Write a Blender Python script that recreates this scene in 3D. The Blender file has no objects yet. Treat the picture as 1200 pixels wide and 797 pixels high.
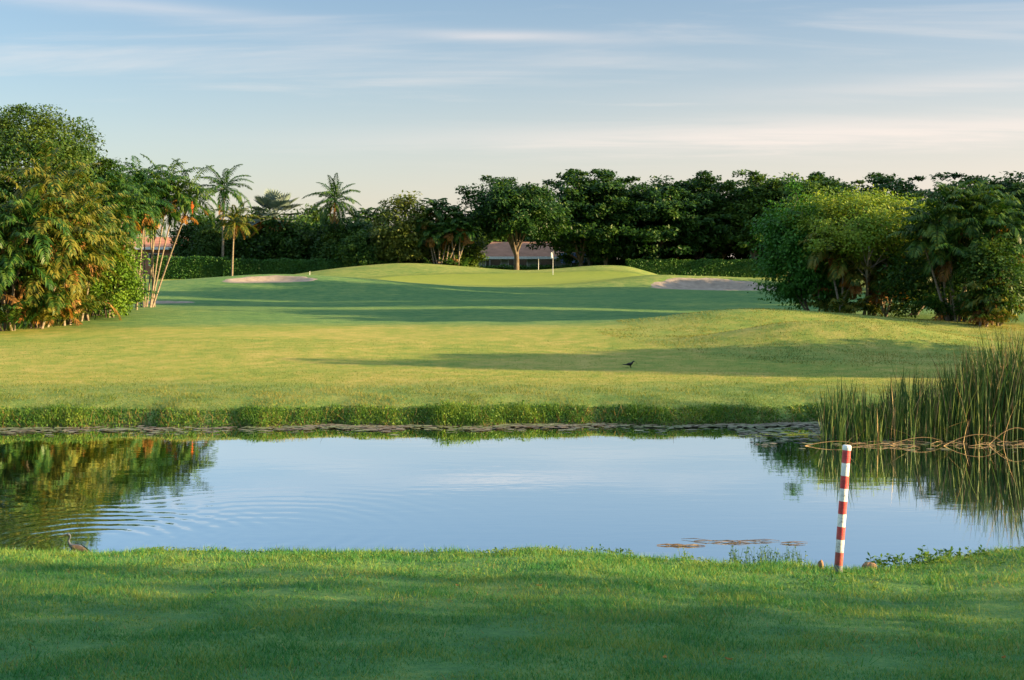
import bpy, math, random
import numpy as np
from mathutils import Vector

R = np.random.default_rng(7)
random.seed(7)
rad = math.radians
C = bpy.context.scene.collection
scene = bpy.context.scene
F = 1500.0; HC = 3.5; HY = 302.0; CX = 600.0          # focal length in photo pixels, eye height over the pond
SUN_EL, SUN_AZ = 12.0, 10.0                            # degrees; sun from the right, a little behind the camera


def XD(px, D):
    return (px - CX) * D / F


def ZD(py, D):
    return HC - (py - HY) * D / F


def norm(v):
    return v / np.maximum(np.linalg.norm(v, axis=-1, keepdims=True), 1e-9)


# ------------------------------------------------------------------ mesh building
class MB:
    def __init__(s):
        s.v = []; s.f = []; s.m = []; s.n = 0

    def quads(s, P, mat=0):                            # P (n,4,3)
        k = len(P)
        if k == 0: return
        s.v.append(P.reshape(-1, 3)); s.f.append(np.arange(4 * k).reshape(-1, 4) + s.n)
        s.m.append(np.full(k, mat, np.int32)); s.n += 4 * k

    def tris(s, P, mat=0):
        k = len(P)
        s.v.append(P.reshape(-1, 3)); s.f.append(np.arange(3 * k).reshape(-1, 3) + s.n)
        s.m.append(np.full(k, mat, np.int32)); s.n += 3 * k

    def raw(s, V, faces, mat=0):
        V = np.asarray(V, float)
        s.v.append(V)
        for f in faces:
            s.f.append(np.array([f]) + s.n); s.m.append(np.array([mat], np.int32))
        s.n += len(V)

    def grid(s, G, mat=0, closed=False):               # G (r,c,3) shared verts; closed wraps columns
        r, c = G.shape[:2]
        i = np.arange(r * c).reshape(r, c)
        if closed:
            i = np.concatenate([i, i[:, :1]], 1)
        q = np.stack([i[:-1, :-1], i[:-1, 1:], i[1:, 1:], i[1:, :-1]], -1).reshape(-1, 4)
        s.v.append(G.reshape(-1, 3)); s.f.append(q + s.n)
        s.m.append(np.full(len(q), mat, np.int32)); s.n += r * c

    def tube(s, pts, rr, sides=6, mat=0, cap=True):
        pts = np.asarray(pts, float); rr = np.broadcast_to(np.asarray(rr, float), (len(pts),))
        t = norm(np.gradient(pts, axis=0))
        up = np.array([0, 0, 1.0]) if abs(t[0][2]) < .9 else np.array([1.0, 0, 0])
        a = norm(np.cross(t, up)); b = np.cross(t, a)
        th = np.linspace(0, 2 * np.pi, sides, endpoint=False)
        G = pts[:, None] + rr[:, None, None] * (a[:, None] * np.cos(th)[None, :, None] + b[:, None] * np.sin(th)[None, :, None])
        n0 = s.n
        s.grid(G[:, ::-1], mat, True)
        if cap:
            k = len(pts)
            s.f.append(np.array([[n0 + j for j in range(sides)]])); s.m.append(np.array([mat], np.int32))
            s.f.append(np.array([[n0 + (k - 1) * sides + j for j in range(sides)][::-1]])); s.m.append(np.array([mat], np.int32))

    def box(s, lo, hi, mat=0):
        x0, y0, z0 = lo; x1, y1, z1 = hi
        V = [(x0, y0, z0), (x1, y0, z0), (x1, y1, z0), (x0, y1, z0), (x0, y0, z1), (x1, y0, z1), (x1, y1, z1), (x0, y1, z1)]
        s.raw(V, [(3, 2, 1, 0), (4, 5, 6, 7), (0, 1, 5, 4), (1, 2, 6, 5), (2, 3, 7, 6), (3, 0, 4, 7)], mat)

    def mesh(s, name, mats, smooth=False):
        V = np.concatenate(s.v).astype(np.float32)
        loops = np.concatenate([f.ravel() for f in s.f]).astype(np.int32)
        cnt = np.concatenate([np.full(len(f), f.shape[1], np.int32) for f in s.f])
        st = np.concatenate([[0], np.cumsum(cnt)[:-1]]).astype(np.int32)
        me = bpy.data.meshes.new(name)
        me.vertices.add(len(V)); me.vertices.foreach_set('co', V.ravel())
        me.loops.add(len(loops)); me.loops.foreach_set('vertex_index', loops)
        me.polygons.add(len(cnt)); me.polygons.foreach_set('loop_start', st); me.polygons.foreach_set('loop_total', cnt)
        me.polygons.foreach_set('material_index', np.concatenate(s.m))
        me.polygons.foreach_set('use_smooth', np.full(len(cnt), smooth))
        for m in (mats if isinstance(mats, (list, tuple)) else [mats]):
            me.materials.append(m)
        me.update(calc_edges=True); me.validate()
        return me


def link(name, me, parent=None, loc=(0, 0, 0), rz=0, sc=1):
    o = bpy.data.objects.new(name, me); C.objects.link(o)
    o.location = loc; o.rotation_euler = (0, 0, rz)
    o.scale = (sc, sc, sc) if np.isscalar(sc) else sc
    if parent: o.parent = parent
    return o


def tag(o, label, cat, group=None, kind=None):
    o['label'] = label; o['category'] = cat
    if group: o['group'] = group
    if kind: o['kind'] = kind
    return o


def thing(name, label, cat, loc, rz=0, sc=1, group=None):
    return tag(link(name, None, None, loc, rz, sc), label, cat, group)


def copy_tree(o, loc, rz, sc, label, group=None, parent=None):
    c = o.copy(); C.objects.link(c)
    if parent: c.parent = parent
    else:
        c.location = loc; c.rotation_euler = (0, 0, rz); c.scale = (sc, sc, sc) if np.isscalar(sc) else sc
        c['label'] = label
        if group: c['group'] = group
    for ch in list(o.children):
        copy_tree(ch, None, None, None, None, None, c)
    return c


# ------------------------------------------------------------------ materials
def new_mat(name):
    m = bpy.data.materials.new(name); m.use_nodes = True
    nt = m.node_tree; nt.nodes.clear()
    return m, nt, nt.nodes.new('ShaderNodeOutputMaterial')


def nd(nt, t, **kw):
    n = nt.nodes.new(t)
    for k, v in kw.items():
        if k in n.inputs.keys() if hasattr(n.inputs, 'keys') else False:
            n.inputs[k].default_value = v
        else:
            setattr(n, k, v)
    return n


def ramp(nt, fac, stops):
    r = nt.nodes.new('ShaderNodeValToRGB')
    el = r.color_ramp.elements
    while len(el) > 1: el.remove(el[-1])
    el[0].position = stops[0][0]; el[0].color = (*stops[0][1], 1)
    for p, c in stops[1:]:
        e = el.new(p); e.color = (*c, 1)
    nt.links.new(fac, r.inputs[0])
    return r.outputs[0]


def noise(nt, vec, scale, detail=3, rough=.55, dist=0):
    n = nt.nodes.new('ShaderNodeTexNoise')
    n.inputs['Scale'].default_value = scale; n.inputs['Detail'].default_value = detail
    n.inputs['Roughness'].default_value = rough; n.inputs['Distortion'].default_value = dist
    if vec is not None: nt.links.new(vec, n.inputs['Vector'])
    return n.outputs['Fac']


def math_(nt, op, a, b=None, c=None):
    n = nt.nodes.new('ShaderNodeMath'); n.operation = op
    for i, x in enumerate((a, b, c)):
        if x is None: continue
        if isinstance(x, (int, float)): n.inputs[i].default_value = x
        else: nt.links.new(x, n.inputs[i])
    return n.outputs[0]


def mixc(nt, fac, a, b, mode='MIX'):
    n = nt.nodes.new('ShaderNodeMix'); n.data_type = 'RGBA'; n.blend_type = mode
    for s, x in ((n.inputs[0], fac), (n.inputs[6], a), (n.inputs[7], b)):
        if isinstance(x, (int, float)): s.default_value = x
        elif isinstance(x, tuple): s.default_value = (*x, 1)
        else: nt.links.new(x, s)
    return n.outputs[2]


def leaf_mat(name, cols, transl=.3, rough=.5, var=.35, scale=.7):
    """leaf: hue varies per clump (noise), per leaf and per object; partly translucent"""
    m, nt, out = new_mat(name)
    tc = nt.nodes.new('ShaderNodeTexCoord'); g = nt.nodes.new('ShaderNodeNewGeometry'); oi = nt.nodes.new('ShaderNodeObjectInfo')
    f = noise(nt, tc.outputs['Object'], scale, 3)
    f = math_(nt, 'MULTIPLY_ADD', math_(nt, 'SUBTRACT', f, .5), 1.6, .5)
    f = math_(nt, 'ADD', f, math_(nt, 'MULTIPLY', math_(nt, 'SUBTRACT', g.outputs['Random Per Island'], .5), var * 1.4))
    f = math_(nt, 'ADD', f, math_(nt, 'MULTIPLY', math_(nt, 'SUBTRACT', oi.outputs['Random'], .5), .35))
    k = len(cols)
    col = ramp(nt, f, [(.12 + .76 * i / (k - 1), c) for i, c in enumerate(cols)])
    b = nt.nodes.new('ShaderNodeBsdfPrincipled'); nt.links.new(col, b.inputs['Base Color'])
    b.inputs['Roughness'].default_value = rough; b.inputs['Specular IOR Level'].default_value = .18
    t = nt.nodes.new('ShaderNodeBsdfTranslucent')
    nt.links.new(mixc(nt, 1.0, col, (1.25, 1.2, .55), 'MULTIPLY'), t.inputs['Color'])
    mx = nt.nodes.new('ShaderNodeMixShader'); mx.inputs[0].default_value = transl
    nt.links.new(b.outputs[0], mx.inputs[1]); nt.links.new(t.outputs[0], mx.inputs[2])
    nt.links.new(mx.outputs[0], out.inputs[0])
    return m


def simple_mat(name, cols, scale=6, rough=.8, bump=.2, stretch=(1, 1, 1), spec=.3, wear=False):
    m, nt, out = new_mat(name)
    tc = nt.nodes.new('ShaderNodeTexCoord'); mp = nt.nodes.new('ShaderNodeMapping'); mp.inputs['Scale'].default_value = stretch
    nt.links.new(tc.outputs['Object'], mp.inputs[0])
    f = noise(nt, mp.outputs[0], scale, 5, .6)
    k = len(cols)
    col = ramp(nt, f, [(.3 + .4 * i / max(1, k - 1), c) for i, c in enumerate(cols)])
    if wear:                                            # chipped paint and mud splashed up from the bank
        chip = ramp(nt, noise(nt, tc.outputs['Object'], 34, 4, .7), [(.60, (0, 0, 0)), (.66, (.8, .8, .8))])
        col = mixc(nt, chip, col, (.20, .19, .17))
        sz = nt.nodes.new('ShaderNodeSeparateXYZ'); nt.links.new(tc.outputs['Object'], sz.inputs[0])
        mr = nt.nodes.new('ShaderNodeMapRange'); nt.links.new(sz.outputs[2], mr.inputs[0]); mr.inputs[1].default_value = .5; mr.inputs[2].default_value = .05
        mud = math_(nt, 'MULTIPLY', mr.outputs[0], math_(nt, 'MULTIPLY_ADD', noise(nt, tc.outputs['Object'], 22, 4, .7), 2.4, -.75)); mud.node.use_clamp = True
        col = mixc(nt, mud, col, (.12, .09, .055))
    b = nt.nodes.new('ShaderNodeBsdfPrincipled'); nt.links.new(col, b.inputs['Base Color'])
    b.inputs['Roughness'].default_value = rough; b.inputs['Specular IOR Level'].default_value = spec
    if bump:
        bp = nt.nodes.new('ShaderNodeBump'); bp.inputs['Strength'].default_value = bump; bp.inputs['Distance'].default_value = .03
        nt.links.new(noise(nt, mp.outputs[0], scale * 4, 4), bp.inputs['Height']); nt.links.new(bp.outputs[0], b.inputs['Normal'])
    nt.links.new(b.outputs[0], out.inputs[0])
    return m


M = {}
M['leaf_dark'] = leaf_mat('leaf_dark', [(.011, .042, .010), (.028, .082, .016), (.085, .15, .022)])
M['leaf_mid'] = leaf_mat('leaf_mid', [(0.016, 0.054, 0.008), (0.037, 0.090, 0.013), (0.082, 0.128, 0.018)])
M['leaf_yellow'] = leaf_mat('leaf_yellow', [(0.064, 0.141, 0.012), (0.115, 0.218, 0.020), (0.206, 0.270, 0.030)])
M['leaf_gold'] = leaf_mat('leaf_gold', [(.075, .11, .02), (.12, .155, .03), (.18, .18, .045)])
M['leaf_bamboo'] = leaf_mat('leaf_bamboo', [(0.018, 0.080, 0.011), (0.034, 0.131, 0.018), (0.067, 0.179, 0.023)])
M['palm'] = leaf_mat('palm', [(0.012, 0.050, 0.009), (0.032, 0.090, 0.013), (0.085, 0.140, 0.022)], .3, .42, .6, 1.1)
M['palm_yellow'] = leaf_mat('palm_yellow', [(0.015, 0.051, 0.008), (0.060, 0.106, 0.014), (0.170, 0.162, 0.025)], .35, .42, .7, 1.1)
M['palm_blue'] = leaf_mat('palm_blue', [(.07, .11, .10), (.11, .16, .15), (.16, .21, .20)], .15, .5, .4)
M['frond_dry'] = leaf_mat('frond_dry', [(.14, .075, .025), (.27, .14, .04), (.40, .25, .09)], .35, .7, .6)
M['frond_orange'] = leaf_mat('frond_orange', [(.24, .10, .03), (.34, .15, .035), (.34, .22, .06)], .35, .7, .6)
M['fruit_orange'] = leaf_mat('fruit_orange', [(.45, .06, .01), (.55, .09, .015), (.5, .14, .02)], .2, .6, .6)
M['hedge'] = leaf_mat('hedge', [(0.020, 0.074, 0.013), (0.036, 0.112, 0.019), (0.068, 0.146, 0.023)], .2)
M['bark'] = simple_mat('bark', [(.05, .04, .03), (.12, .095, .07), (.2, .17, .13)], 5, .9, .5, (1, 1, .3))
M['bark_pale'] = simple_mat('bark_pale', [(.14, .12, .10), (.24, .21, .17), (.33, .29, .24)], 5, .9, .4, (1, 1, .3))
M['stem_palm'] = simple_mat('stem_palm', [(.09, .07, .05), (.19, .155, .115), (.27, .23, .165)], 4, .75, .3, (1, 1, 4))
M['reed'] = leaf_mat('reed', [(.018, .055, .014), (.04, .095, .02), (.10, .14, .035)], .25, .5, .8, .6)
M['reed_dry'] = leaf_mat('reed_dry', [(.16, .10, .05), (.28, .19, .10), (.42, .31, .17)], .2, .8, .7, .6)
M['weed'] = leaf_mat('weed', [(.035, .10, .014), (.08, .17, .02), (.18, .24, .03)], .35, .5, .5, .9)
M['weed_dry'] = leaf_mat('weed_dry', [(.12, .075, .03), (.22, .15, .05), (.3, .2, .08)], .2, .8, .5)
M['fairway_blade'] = leaf_mat('fairway_blade', [(0.055, 0.115, 0.017), (0.128, 0.170, 0.030), (0.255, 0.221, 0.060)], .3, .6, .5, .35)
M['rough_blade'] = leaf_mat('rough_blade', [(.05, .10, .02), (.13, .16, .03), (.26, .22, .06)], .3, .6, .7, .5)
M['grass_blade'] = leaf_mat('grass_blade', [(.028, .145, .042), (.056, .215, .054), (.20, .26, .06)], .3, .6, .6, 1.5)
M['sand'] = simple_mat('sand', [(0.200, 0.160, 0.132), (0.256, 0.208, 0.168), (0.304, 0.248, 0.208)], 2.2, .95, .6)
M['white'] = simple_mat('white_paint', [(.42, .42, .40), (.68, .69, .69), (.78, .78, .77)], 14, .5, .15)
M['stake_white'] = simple_mat('stake_white', [(.45, .45, .43), (.68, .69, .69), (.78, .78, .77)], 14, .55, .15, wear=True)
M['red'] = simple_mat('red_paint', [(.25, .04, .04), (.45, .05, .058), (.52, .10, .10)], 14, .55, .15, wear=True)
M['grey'] = simple_mat('grey_plastic', [(.07, .09, .09), (.11, .13, .13)], 12, .6, .1)
M['terracotta'] = simple_mat('terracotta', [(.33, .13, .08), (.42, .18, .11), (.47, .23, .15)], 1.5, .85, .1)
M['stucco_grey'] = simple_mat('stucco_grey', [(.22, .21, .2), (.3, .29, .28)], 2, .9, .1)
M['roof_brown'] = simple_mat('roof_brown', [(0.172, 0.088, 0.058), (0.230, 0.120, 0.078), (0.276, 0.144, 0.098)], 1.2, .9, .3)
M['dark_glass'] = simple_mat('dark_glass', [(.012, .02, .025), (.02, .03, .035)], 1, .12, 0, spec=.5)
M['awning'] = simple_mat('awning_blue', [(.012, .035, .10), (.02, .05, .13)], 2, .7, .1)
M['rock'] = simple_mat('rock', [(.09, .05, .03), (.24, .15, .09), (.4, .3, .2)], 9, .9, .7)
M['wood_dry'] = simple_mat('wood_dry', [(.07, .045, .028), (.16, .11, .065), (.26, .19, .12)], 9, .85, .3)
M['pad'] = simple_mat('floating_leaf', [(.10, .08, .055), (.17, .14, .10), (.12, .15, .06), (.25, .22, .17)], 1.4, .5, .1)
M['slate'] = simple_mat('slate_feather', [(.03, .04, .055), (.055, .07, .09), (.08, .09, .11)], 30, .7, .1)
M['brown_feather'] = simple_mat('brown_feather', [(.035, .028, .025), (.075, .055, .045), (.12, .085, .065)], 30, .7, .1)
M['white_feather'] = simple_mat('white_feather', [(.6, .56, .5), (.7, .67, .62)], 30, .7, .1)
M['bill'] = simple_mat('bill', [(.25, .16, .04), (.35, .24, .07)], 30, .5, 0)
M['black_feather'] = simple_mat('black_feather', [(.008, .009, .012), (.016, .016, .02)], 30, .45, .1)

# ------------------------------------------------------------------ terrain
_ne = [(-400, 648), (0, 648), (620, 648), (720, 651), (800, 657), (900, 665), (1000, 669), (1060, 662), (1130, 652), (1200, 643), (1300, 636)]
_nD = [(HC - .07) * F / (p - HY) for _, p in _ne]
_nX = [XD(a, d) for (a, _), d in zip(_ne, _nD)]
_fX = [-40, -10.6, -4, 0, 4.5, 6.5, 9, 13, 30]
_fY = [26.2, 26.2, 26.5, 26.7, 26.8, 26.9, 27.1, 27.0, 26.0]
BUNK = [(-15.9, 84.3, 3.0, 2.1, .5), (14.4, 91.8, 4.7, 3.6, .7), (-19.6, 69.5, 2.3, 1.5, .18)]


def near_y(x): return np.interp(x, _nX, _nD)
def far_y(x): return np.interp(x, _fX, _fY) + .13 * np.sin(x * 1.3) + .08 * np.sin(x * 3.1 + 1) + .05 * np.sin(x * 6.7 + 2)


def sstep(a, b, x):
    t = np.clip((x - a) / (b - a), 0, 1); return t * t * (3 - 2 * t)


def bunk_r(b, x, y):
    th = np.arctan2((y - b[1]) / b[3], (x - b[0]) / b[2])
    return np.hypot((x - b[0]) / b[2], (y - b[1]) / b[3]) / (1 + .10 * np.sin(2 * th + 1) + .06 * np.sin(3 * th + b[0]))


def zf(x, y):
    x = np.asarray(x, float); y = np.asarray(y, float)
    yn = near_y(x) + .05 * np.sin(x * 2.7) + .03 * np.sin(x * 7.1); s = yn - y
    zn = np.interp(s, [-2.5, -.6, 0, .12, .35, 1.5, 6.8, 14.7, 60], [-.7, -.25, -.01, .07, .16, .34, .97, 1.75, 2.0])
    yf = far_y(x); t = y - yf
    bank = np.interp(t, [-3, -.6, 0, .15, .5, .9, 1.5], [-.7, -.15, -.03, .06, .20, .34, .43])
    g = np.interp(y, [27.5, 34, 47, 64, 75, 90, 97, 103, 108, 114, 126, 200, 1500], [0, .15, .43, .58, .70, .85, 1.12, 1.40, 1.62, 1.60, 1.15, 1.15, 1.15])
    low = np.interp(y, [27.5, 34, 47, 64, 75, 90, 126, 1500], [0, .15, .43, .58, .70, .82, 1.15, 1.15])
    w = sstep(-26, -14, x) * (1 - sstep(9.5, 14.5, x))
    zz = low + (g - low) * w
    def G(cx, cy, sx, sy): return np.exp(-((x - cx) / sx) ** 2 / 2 - ((y - cy) / sy) ** 2 / 2)
    zz = zz + 1.06 * G(-9.2, 114.0, 5.6, 4.0) + .78 * G(8.8, 112.5, 3.9, 3.6) + 1.18 * G(-16.6, 87.5, 7.0, 5.0)
    zz = zz + .80 * G(14.5, 96.2, 5.5, 2.4)
    zz = zz + .58 * np.where(x < 9.6, G(9.6, 49.3, 2.9, 1.9), G(9.6, 49.3, 4.8, 1.9)) + .70 * np.where(x < 9.5, G(9.5, 41.0, 2.3, 1.25), G(9.5, 41.0, 3.3, 1.25)) + .14 * G(12.6, 40.4, 1.6, 1.3)
    zz = zz + sstep(30, 45, y) * (.05 * np.sin(x * .31 + y * .12) + .04 * np.sin(x * .17 - y * .29 + 2)) + .012 * np.sin(x * .9 + 1) * np.sin(y * .7)
    zfar = bank + np.where(t > .0, zz * sstep(0, 1.5, t), 0)
    z = np.where(y < (yn + yf) / 2, zn, zfar)
    z = z + np.where(y < yn - .3, .012 * np.sin(x * 2.1 + y) + .01 * np.sin(x * 4.3 - y * 3.1), 0)
    for b in BUNK:
        r = bunk_r(b, x, y)
        z = z - b[4] * (1 - sstep(.45, 1.02, r)) * (0.55 + .45 * np.clip((y - b[1]) / b[3], -1, 1))
    # the pond closes far off to both sides
    side = sstep(55, 75, np.abs(x))
    z = np.where((y > yn - 1) & (y < yf + 1), np.maximum(z, z + side * 1.6), z)
    return z


def zg(x, y): return float(zf(np.array([x]), np.array([y]))[0])


ys = np.concatenate([np.linspace(-60, 5, 40), np.arange(5.2, 16, .09), np.arange(16.2, 25.5, .6), np.arange(25.6, 29, .07), np.arange(29.2, 62, .28),
                     np.arange(62.5, 130, .5), np.geomspace(131, 1800, 40)])
xh = np.concatenate([np.arange(0, 14, .16), np.arange(14, 36, .4), np.arange(36.5, 80, 1.2), np.geomspace(82, 1800, 30)])
xs = np.concatenate([-xh[:0:-1], xh])
GX, GY = np.meshgrid(xs, ys)
GZ = zf(GX, GY)
mb = MB(); mb.grid(np.stack([GX, GY, GZ], -1))


def ground_mat():
    m, nt, out = new_mat('turf')
    g = nt.nodes.new('ShaderNodeNewGeometry'); pos = g.outputs['Position']
    def attr(n):
        a = nt.nodes.new('ShaderNodeAttribute'); a.attribute_name = n; return a.outputs['Fac']
    n1 = noise(nt, pos, .22, 4, .6); n2 = noise(nt, pos, 1.7, 4, .65); n3 = noise(nt, pos, 14, 4, .7); n4 = noise(nt, pos, 70, 2, .7)
    f = math_(nt, 'ADD', math_(nt, 'MULTIPLY_ADD', math_(nt, 'SUBTRACT', n1, .5), .52, .225), math_(nt, 'MULTIPLY_ADD', math_(nt, 'SUBTRACT', n2, .5), .75, .175))
    f = math_(nt, 'ADD', f, math_(nt, 'MULTIPLY_ADD', n3, .55, -.105)); f = math_(nt, 'SUBTRACT', math_(nt, 'ADD', f, math_(nt, 'MULTIPLY_ADD', n4, .42, -.08)), .05)
    fair = ramp(nt, f, [(.40, (.08, .15, .022)), (.56, (.15, .20, .030)), (.68, (.23, .225, .043)), (.82, (.33, .27, .075))])
    rough = ramp(nt, f, [(.42, (.015, .080, .030)), (.62, (.036, .135, .042)), (.82, (.10, .185, .052))])  # rough grass tone, also pushed bluer and less red to deepen the shaded fairway
    green = ramp(nt, f, [(.4, (.10, .16, .022)), (.8, (.155, .195, .028))])
    fringe = ramp(nt, f, [(.4, (.035, .09, .018)), (.8, (.07, .13, .026))])
    col = mixc(nt, attr('rough'), fair, rough); col = mixc(nt, attr('fringe'), col, fringe); col = mixc(nt, attr('green'), col, green)
    mud = ramp(nt, n3, [(.3, (.035, .025, .016)), (.6, (.09, .065, .042)), (.8, (.14, .11, .07))])
    col = mixc(nt, attr('mud'), col, mud)
    b = nt.nodes.new('ShaderNodeBsdfPrincipled'); nt.links.new(col, b.inputs['Base Color'])
    b.inputs['Roughness'].default_value = .85; b.inputs['Specular IOR Level'].default_value = .15
    b.inputs['Sheen Weight'].default_value = .04; b.inputs['Sheen Roughness'].default_value = .5; b.inputs['Sheen Tint'].default_value = (.7, .8, .2, 1)
    h = math_(nt, 'ADD', math_(nt, 'MULTIPLY', noise(nt, pos, 9, 3, .7), .7), math_(nt, 'MULTIPLY', noise(nt, pos, 40, 3, .7), .35))
    bp = nt.nodes.new('ShaderNodeBump'); bp.inputs['Distance'].default_value = .16
    nt.links.new(math_(nt, 'SUBTRACT', .32, math_(nt, 'MULTIPLY', attr('green'), .18)), bp.inputs['Strength'])
    nt.links.new(h, bp.inputs['Height']); nt.links.new(bp.outputs[0], b.inputs['Normal'])
    nt.links.new(b.outputs[0], out.inputs[0])
    return m


M['turf'] = ground_mat()
me = mb.mesh('ground', M['turf'], True)


def fattr(me, name, arr):
    a = me.attributes.new(name, 'FLOAT', 'POINT'); a.data.foreach_set('value', arr.ravel().astype(np.float32))


def blob(cx, cy, rx, ry, soft=.12):
    th = np.arctan2((GY - cy) / ry, (GX - cx) / rx)
    r = np.hypot((GX - cx) / rx, (GY - cy) / ry) / (1 + .06 * np.sin(2 * th + .6) + .04 * np.sin(3 * th))
    return 1 - sstep(1 - soft, 1, r)


fattr(me, 'fringe', .7 * blob(2.5, 101.3, 14.6, 8.1, .05))
fattr(me, 'green', blob(2.5, 101.5, 13.0, 7.0, .06) + .0 * GX)
rough_shade = np.maximum.reduce([sstep(47, 52, GY + 1.5 * np.sin(GX * .3)) * (.9 - .45 * sstep(86, 96, GY)), blob(11.5, 44, 8, 10.5, .2) * .25, (1 - sstep(29.5, 31.5, GY + .25 * np.sin(GX))) * .6, (GY < 20) * .95])  # mask: shade tint for far fairway and near bank, plus rough on the mounds
fattr(me, 'rough', np.clip(rough_shade - blob(2.5, 101.5, 14.5, 8.0, .05) * .3, 0, 1))
fattr(me, 'mud', 1 - sstep(.0, .12, GZ))
tag(link('ground', me), 'rolling golf course turf of fairway, rough, mounds and a pale green', 'ground', kind='structure')

# sand
for i, (b, lab) in enumerate(zip(BUNK, ['sand bunker cut in the mound left of the green', 'wide sand bunker right of the green, mostly in shade', 'small strip of sand behind the leaning palm cluster'])):
    a = np.linspace(0, 2 * np.pi, 64, endpoint=False); r = np.linspace(.02, .96, 22)
    A, Rr = np.meshgrid(a, r)
    k = (1 + .10 * np.sin(2 * A + 1) + .06 * np.sin(3 * A + b[0])) * (1 + .025 * np.sin(9 * A + i) + .015 * np.sin(17 * A))
    X = b[0] + b[2] * Rr * k * np.cos(A); Y = b[1] + b[3] * Rr * k * np.sin(A)
    Z = zf(X, Y) + .045 - .06 * sstep(.85, .96, Rr) + .006 * np.sin(X * 9) * np.sin(Y * 7)
    mb = MB(); mb.grid(np.stack([X, Y, Z], -1), 0, True)
    tag(link('sand_bunker', mb.mesh('sand_bunker', M['sand'], True)), lab, 'bunker', kind='structure')


# ------------------------------------------------------------------ water
def water_mat():
    m, nt, out = new_mat('pond_water')
    g = nt.nodes.new('ShaderNodeNewGeometry'); pos = g.outputs['Position']
    def ring(cx, cy, k, r0, r1, amp, ang=None):
        v = nt.nodes.new('ShaderNodeVectorMath'); v.operation = 'SUBTRACT'; nt.links.new(pos, v.inputs[0]); v.inputs[1].default_value = (cx, cy, 0)
        l = nt.nodes.new('ShaderNodeVectorMath'); l.operation = 'LENGTH'; nt.links.new(v.outputs[0], l.inputs[0])
        d = l.outputs['Value']
        d = math_(nt, 'ADD', d, math_(nt, 'MULTIPLY', noise(nt, pos, 1.1, 2), .35))
        w = math_(nt, 'SINE', math_(nt, 'MULTIPLY', d, k))
        fi = nt.nodes.new('ShaderNodeMapRange'); fi.interpolation_type = 'SMOOTHSTEP'; nt.links.new(d, fi.inputs[0]); fi.inputs[1].default_value = .3; fi.inputs[2].default_value = 1.5
        w = math_(nt, 'MULTIPLY', w, fi.outputs[0])
        mr = nt.nodes.new('ShaderNodeMapRange'); mr.interpolation_type = 'SMOOTHSTEP'; nt.links.new(d, mr.inputs[0])
        mr.inputs[1].default_value = r1; mr.inputs[2].default_value = r0; mr.inputs[3].default_value = 0; mr.inputs[4].default_value = amp
        return math_(nt, 'MULTIPLY', w, mr.outputs[0])
    mp = nt.nodes.new('ShaderNodeMapping'); mp.inputs['Scale'].default_value = (.55, 1.6, 1); nt.links.new(pos, mp.inputs[0])
    h = math_(nt, 'MULTIPLY', noise(nt, mp.outputs[0], 2.0, 2, .5), .0010)
    calm = noise(nt, pos, .35, 2)
    h = math_(nt, 'ADD', h, math_(nt, 'MULTIPLY', math_(nt, 'MULTIPLY', noise(nt, mp.outputs[0], 9, 2, .5), calm), .0004))
    h = math_(nt, 'ADD', h, ring(-5.3, 15.6, 21, 1.0, 3.4, .0011))
    h = math_(nt, 'ADD', h, ring(-3.3, 16.3, 19, 1.2, 4.6, .0003))
    h = math_(nt, 'ADD', h, ring(-7.6, 17.3, 15, .5, 3.0, .0006))
    bp = nt.nodes.new('ShaderNodeBump'); bp.inputs['Strength'].default_value = 1; bp.inputs['Distance'].default_value = 1.0
    nt.links.new(h, bp.inputs['Height'])
    gl = nt.nodes.new('ShaderNodeBsdfGlossy'); gl.inputs['Roughness'].default_value = .015; gl.inputs['Color'].default_value = (.93, .985, 1, 1)
    df = nt.nodes.new('ShaderNodeBsdfDiffuse'); df.inputs['Color'].default_value = (.05, .07, .07, 1)
    fr = nt.nodes.new('ShaderNodeFresnel'); fr.inputs['IOR'].default_value = 2.6
    nt.links.new(bp.outputs[0], gl.inputs['Normal']); nt.links.new(bp.outputs[0], fr.inputs['Normal'])
    fac = math_(nt, 'MINIMUM', math_(nt, 'MULTIPLY_ADD', fr.outputs[0], .4, .80), 1.0)
    mx = nt.nodes.new('ShaderNodeMixShader'); nt.links.new(fac, mx.inputs[0])
    nt.links.new(df.outputs[0], mx.inputs[1]); nt.links.new(gl.outputs[0], mx.inputs[2]); nt.links.new(mx.outputs[0], out.inputs[0])
    return m


wx = np.linspace(-70, 70, 141)
wy = np.linspace(0, 1, 24)
WX, WT = np.meshgrid(wx, wy)
WY = (near_y(WX) - .35) * (1 - WT) + (far_y(WX) + .35) * WT
mb = MB(); mb.grid(np.stack([WX, WY, 0 * WX], -1))
tag(link('water', mb.mesh('water', water_mat(), True)), 'still golf course pond mirroring sky and trees with faint ripples', 'pond', kind='structure')


# ------------------------------------------------------------------ vegetation builders
def leaves(mb, P, D, N, L, W, mat=0):
    D = norm(D); S = norm(np.cross(D, N)); L = np.broadcast_to(L, (len(P),))[:, None]; W = np.broadcast_to(W, (len(P),))[:, None]
    Q = np.stack([P - D * L * .5, P + S * W * .5 + D * L * .05, P + D * L * .5, P - S * W * .5 + D * L * .05], 1)
    mb.quads(Q, mat)


def bez(a, b, c, n=8):
    t = np.linspace(0, 1, n)[:, None]
    return (1 - t) ** 2 * a + 2 * t * (1 - t) * b + t * t * c


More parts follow.
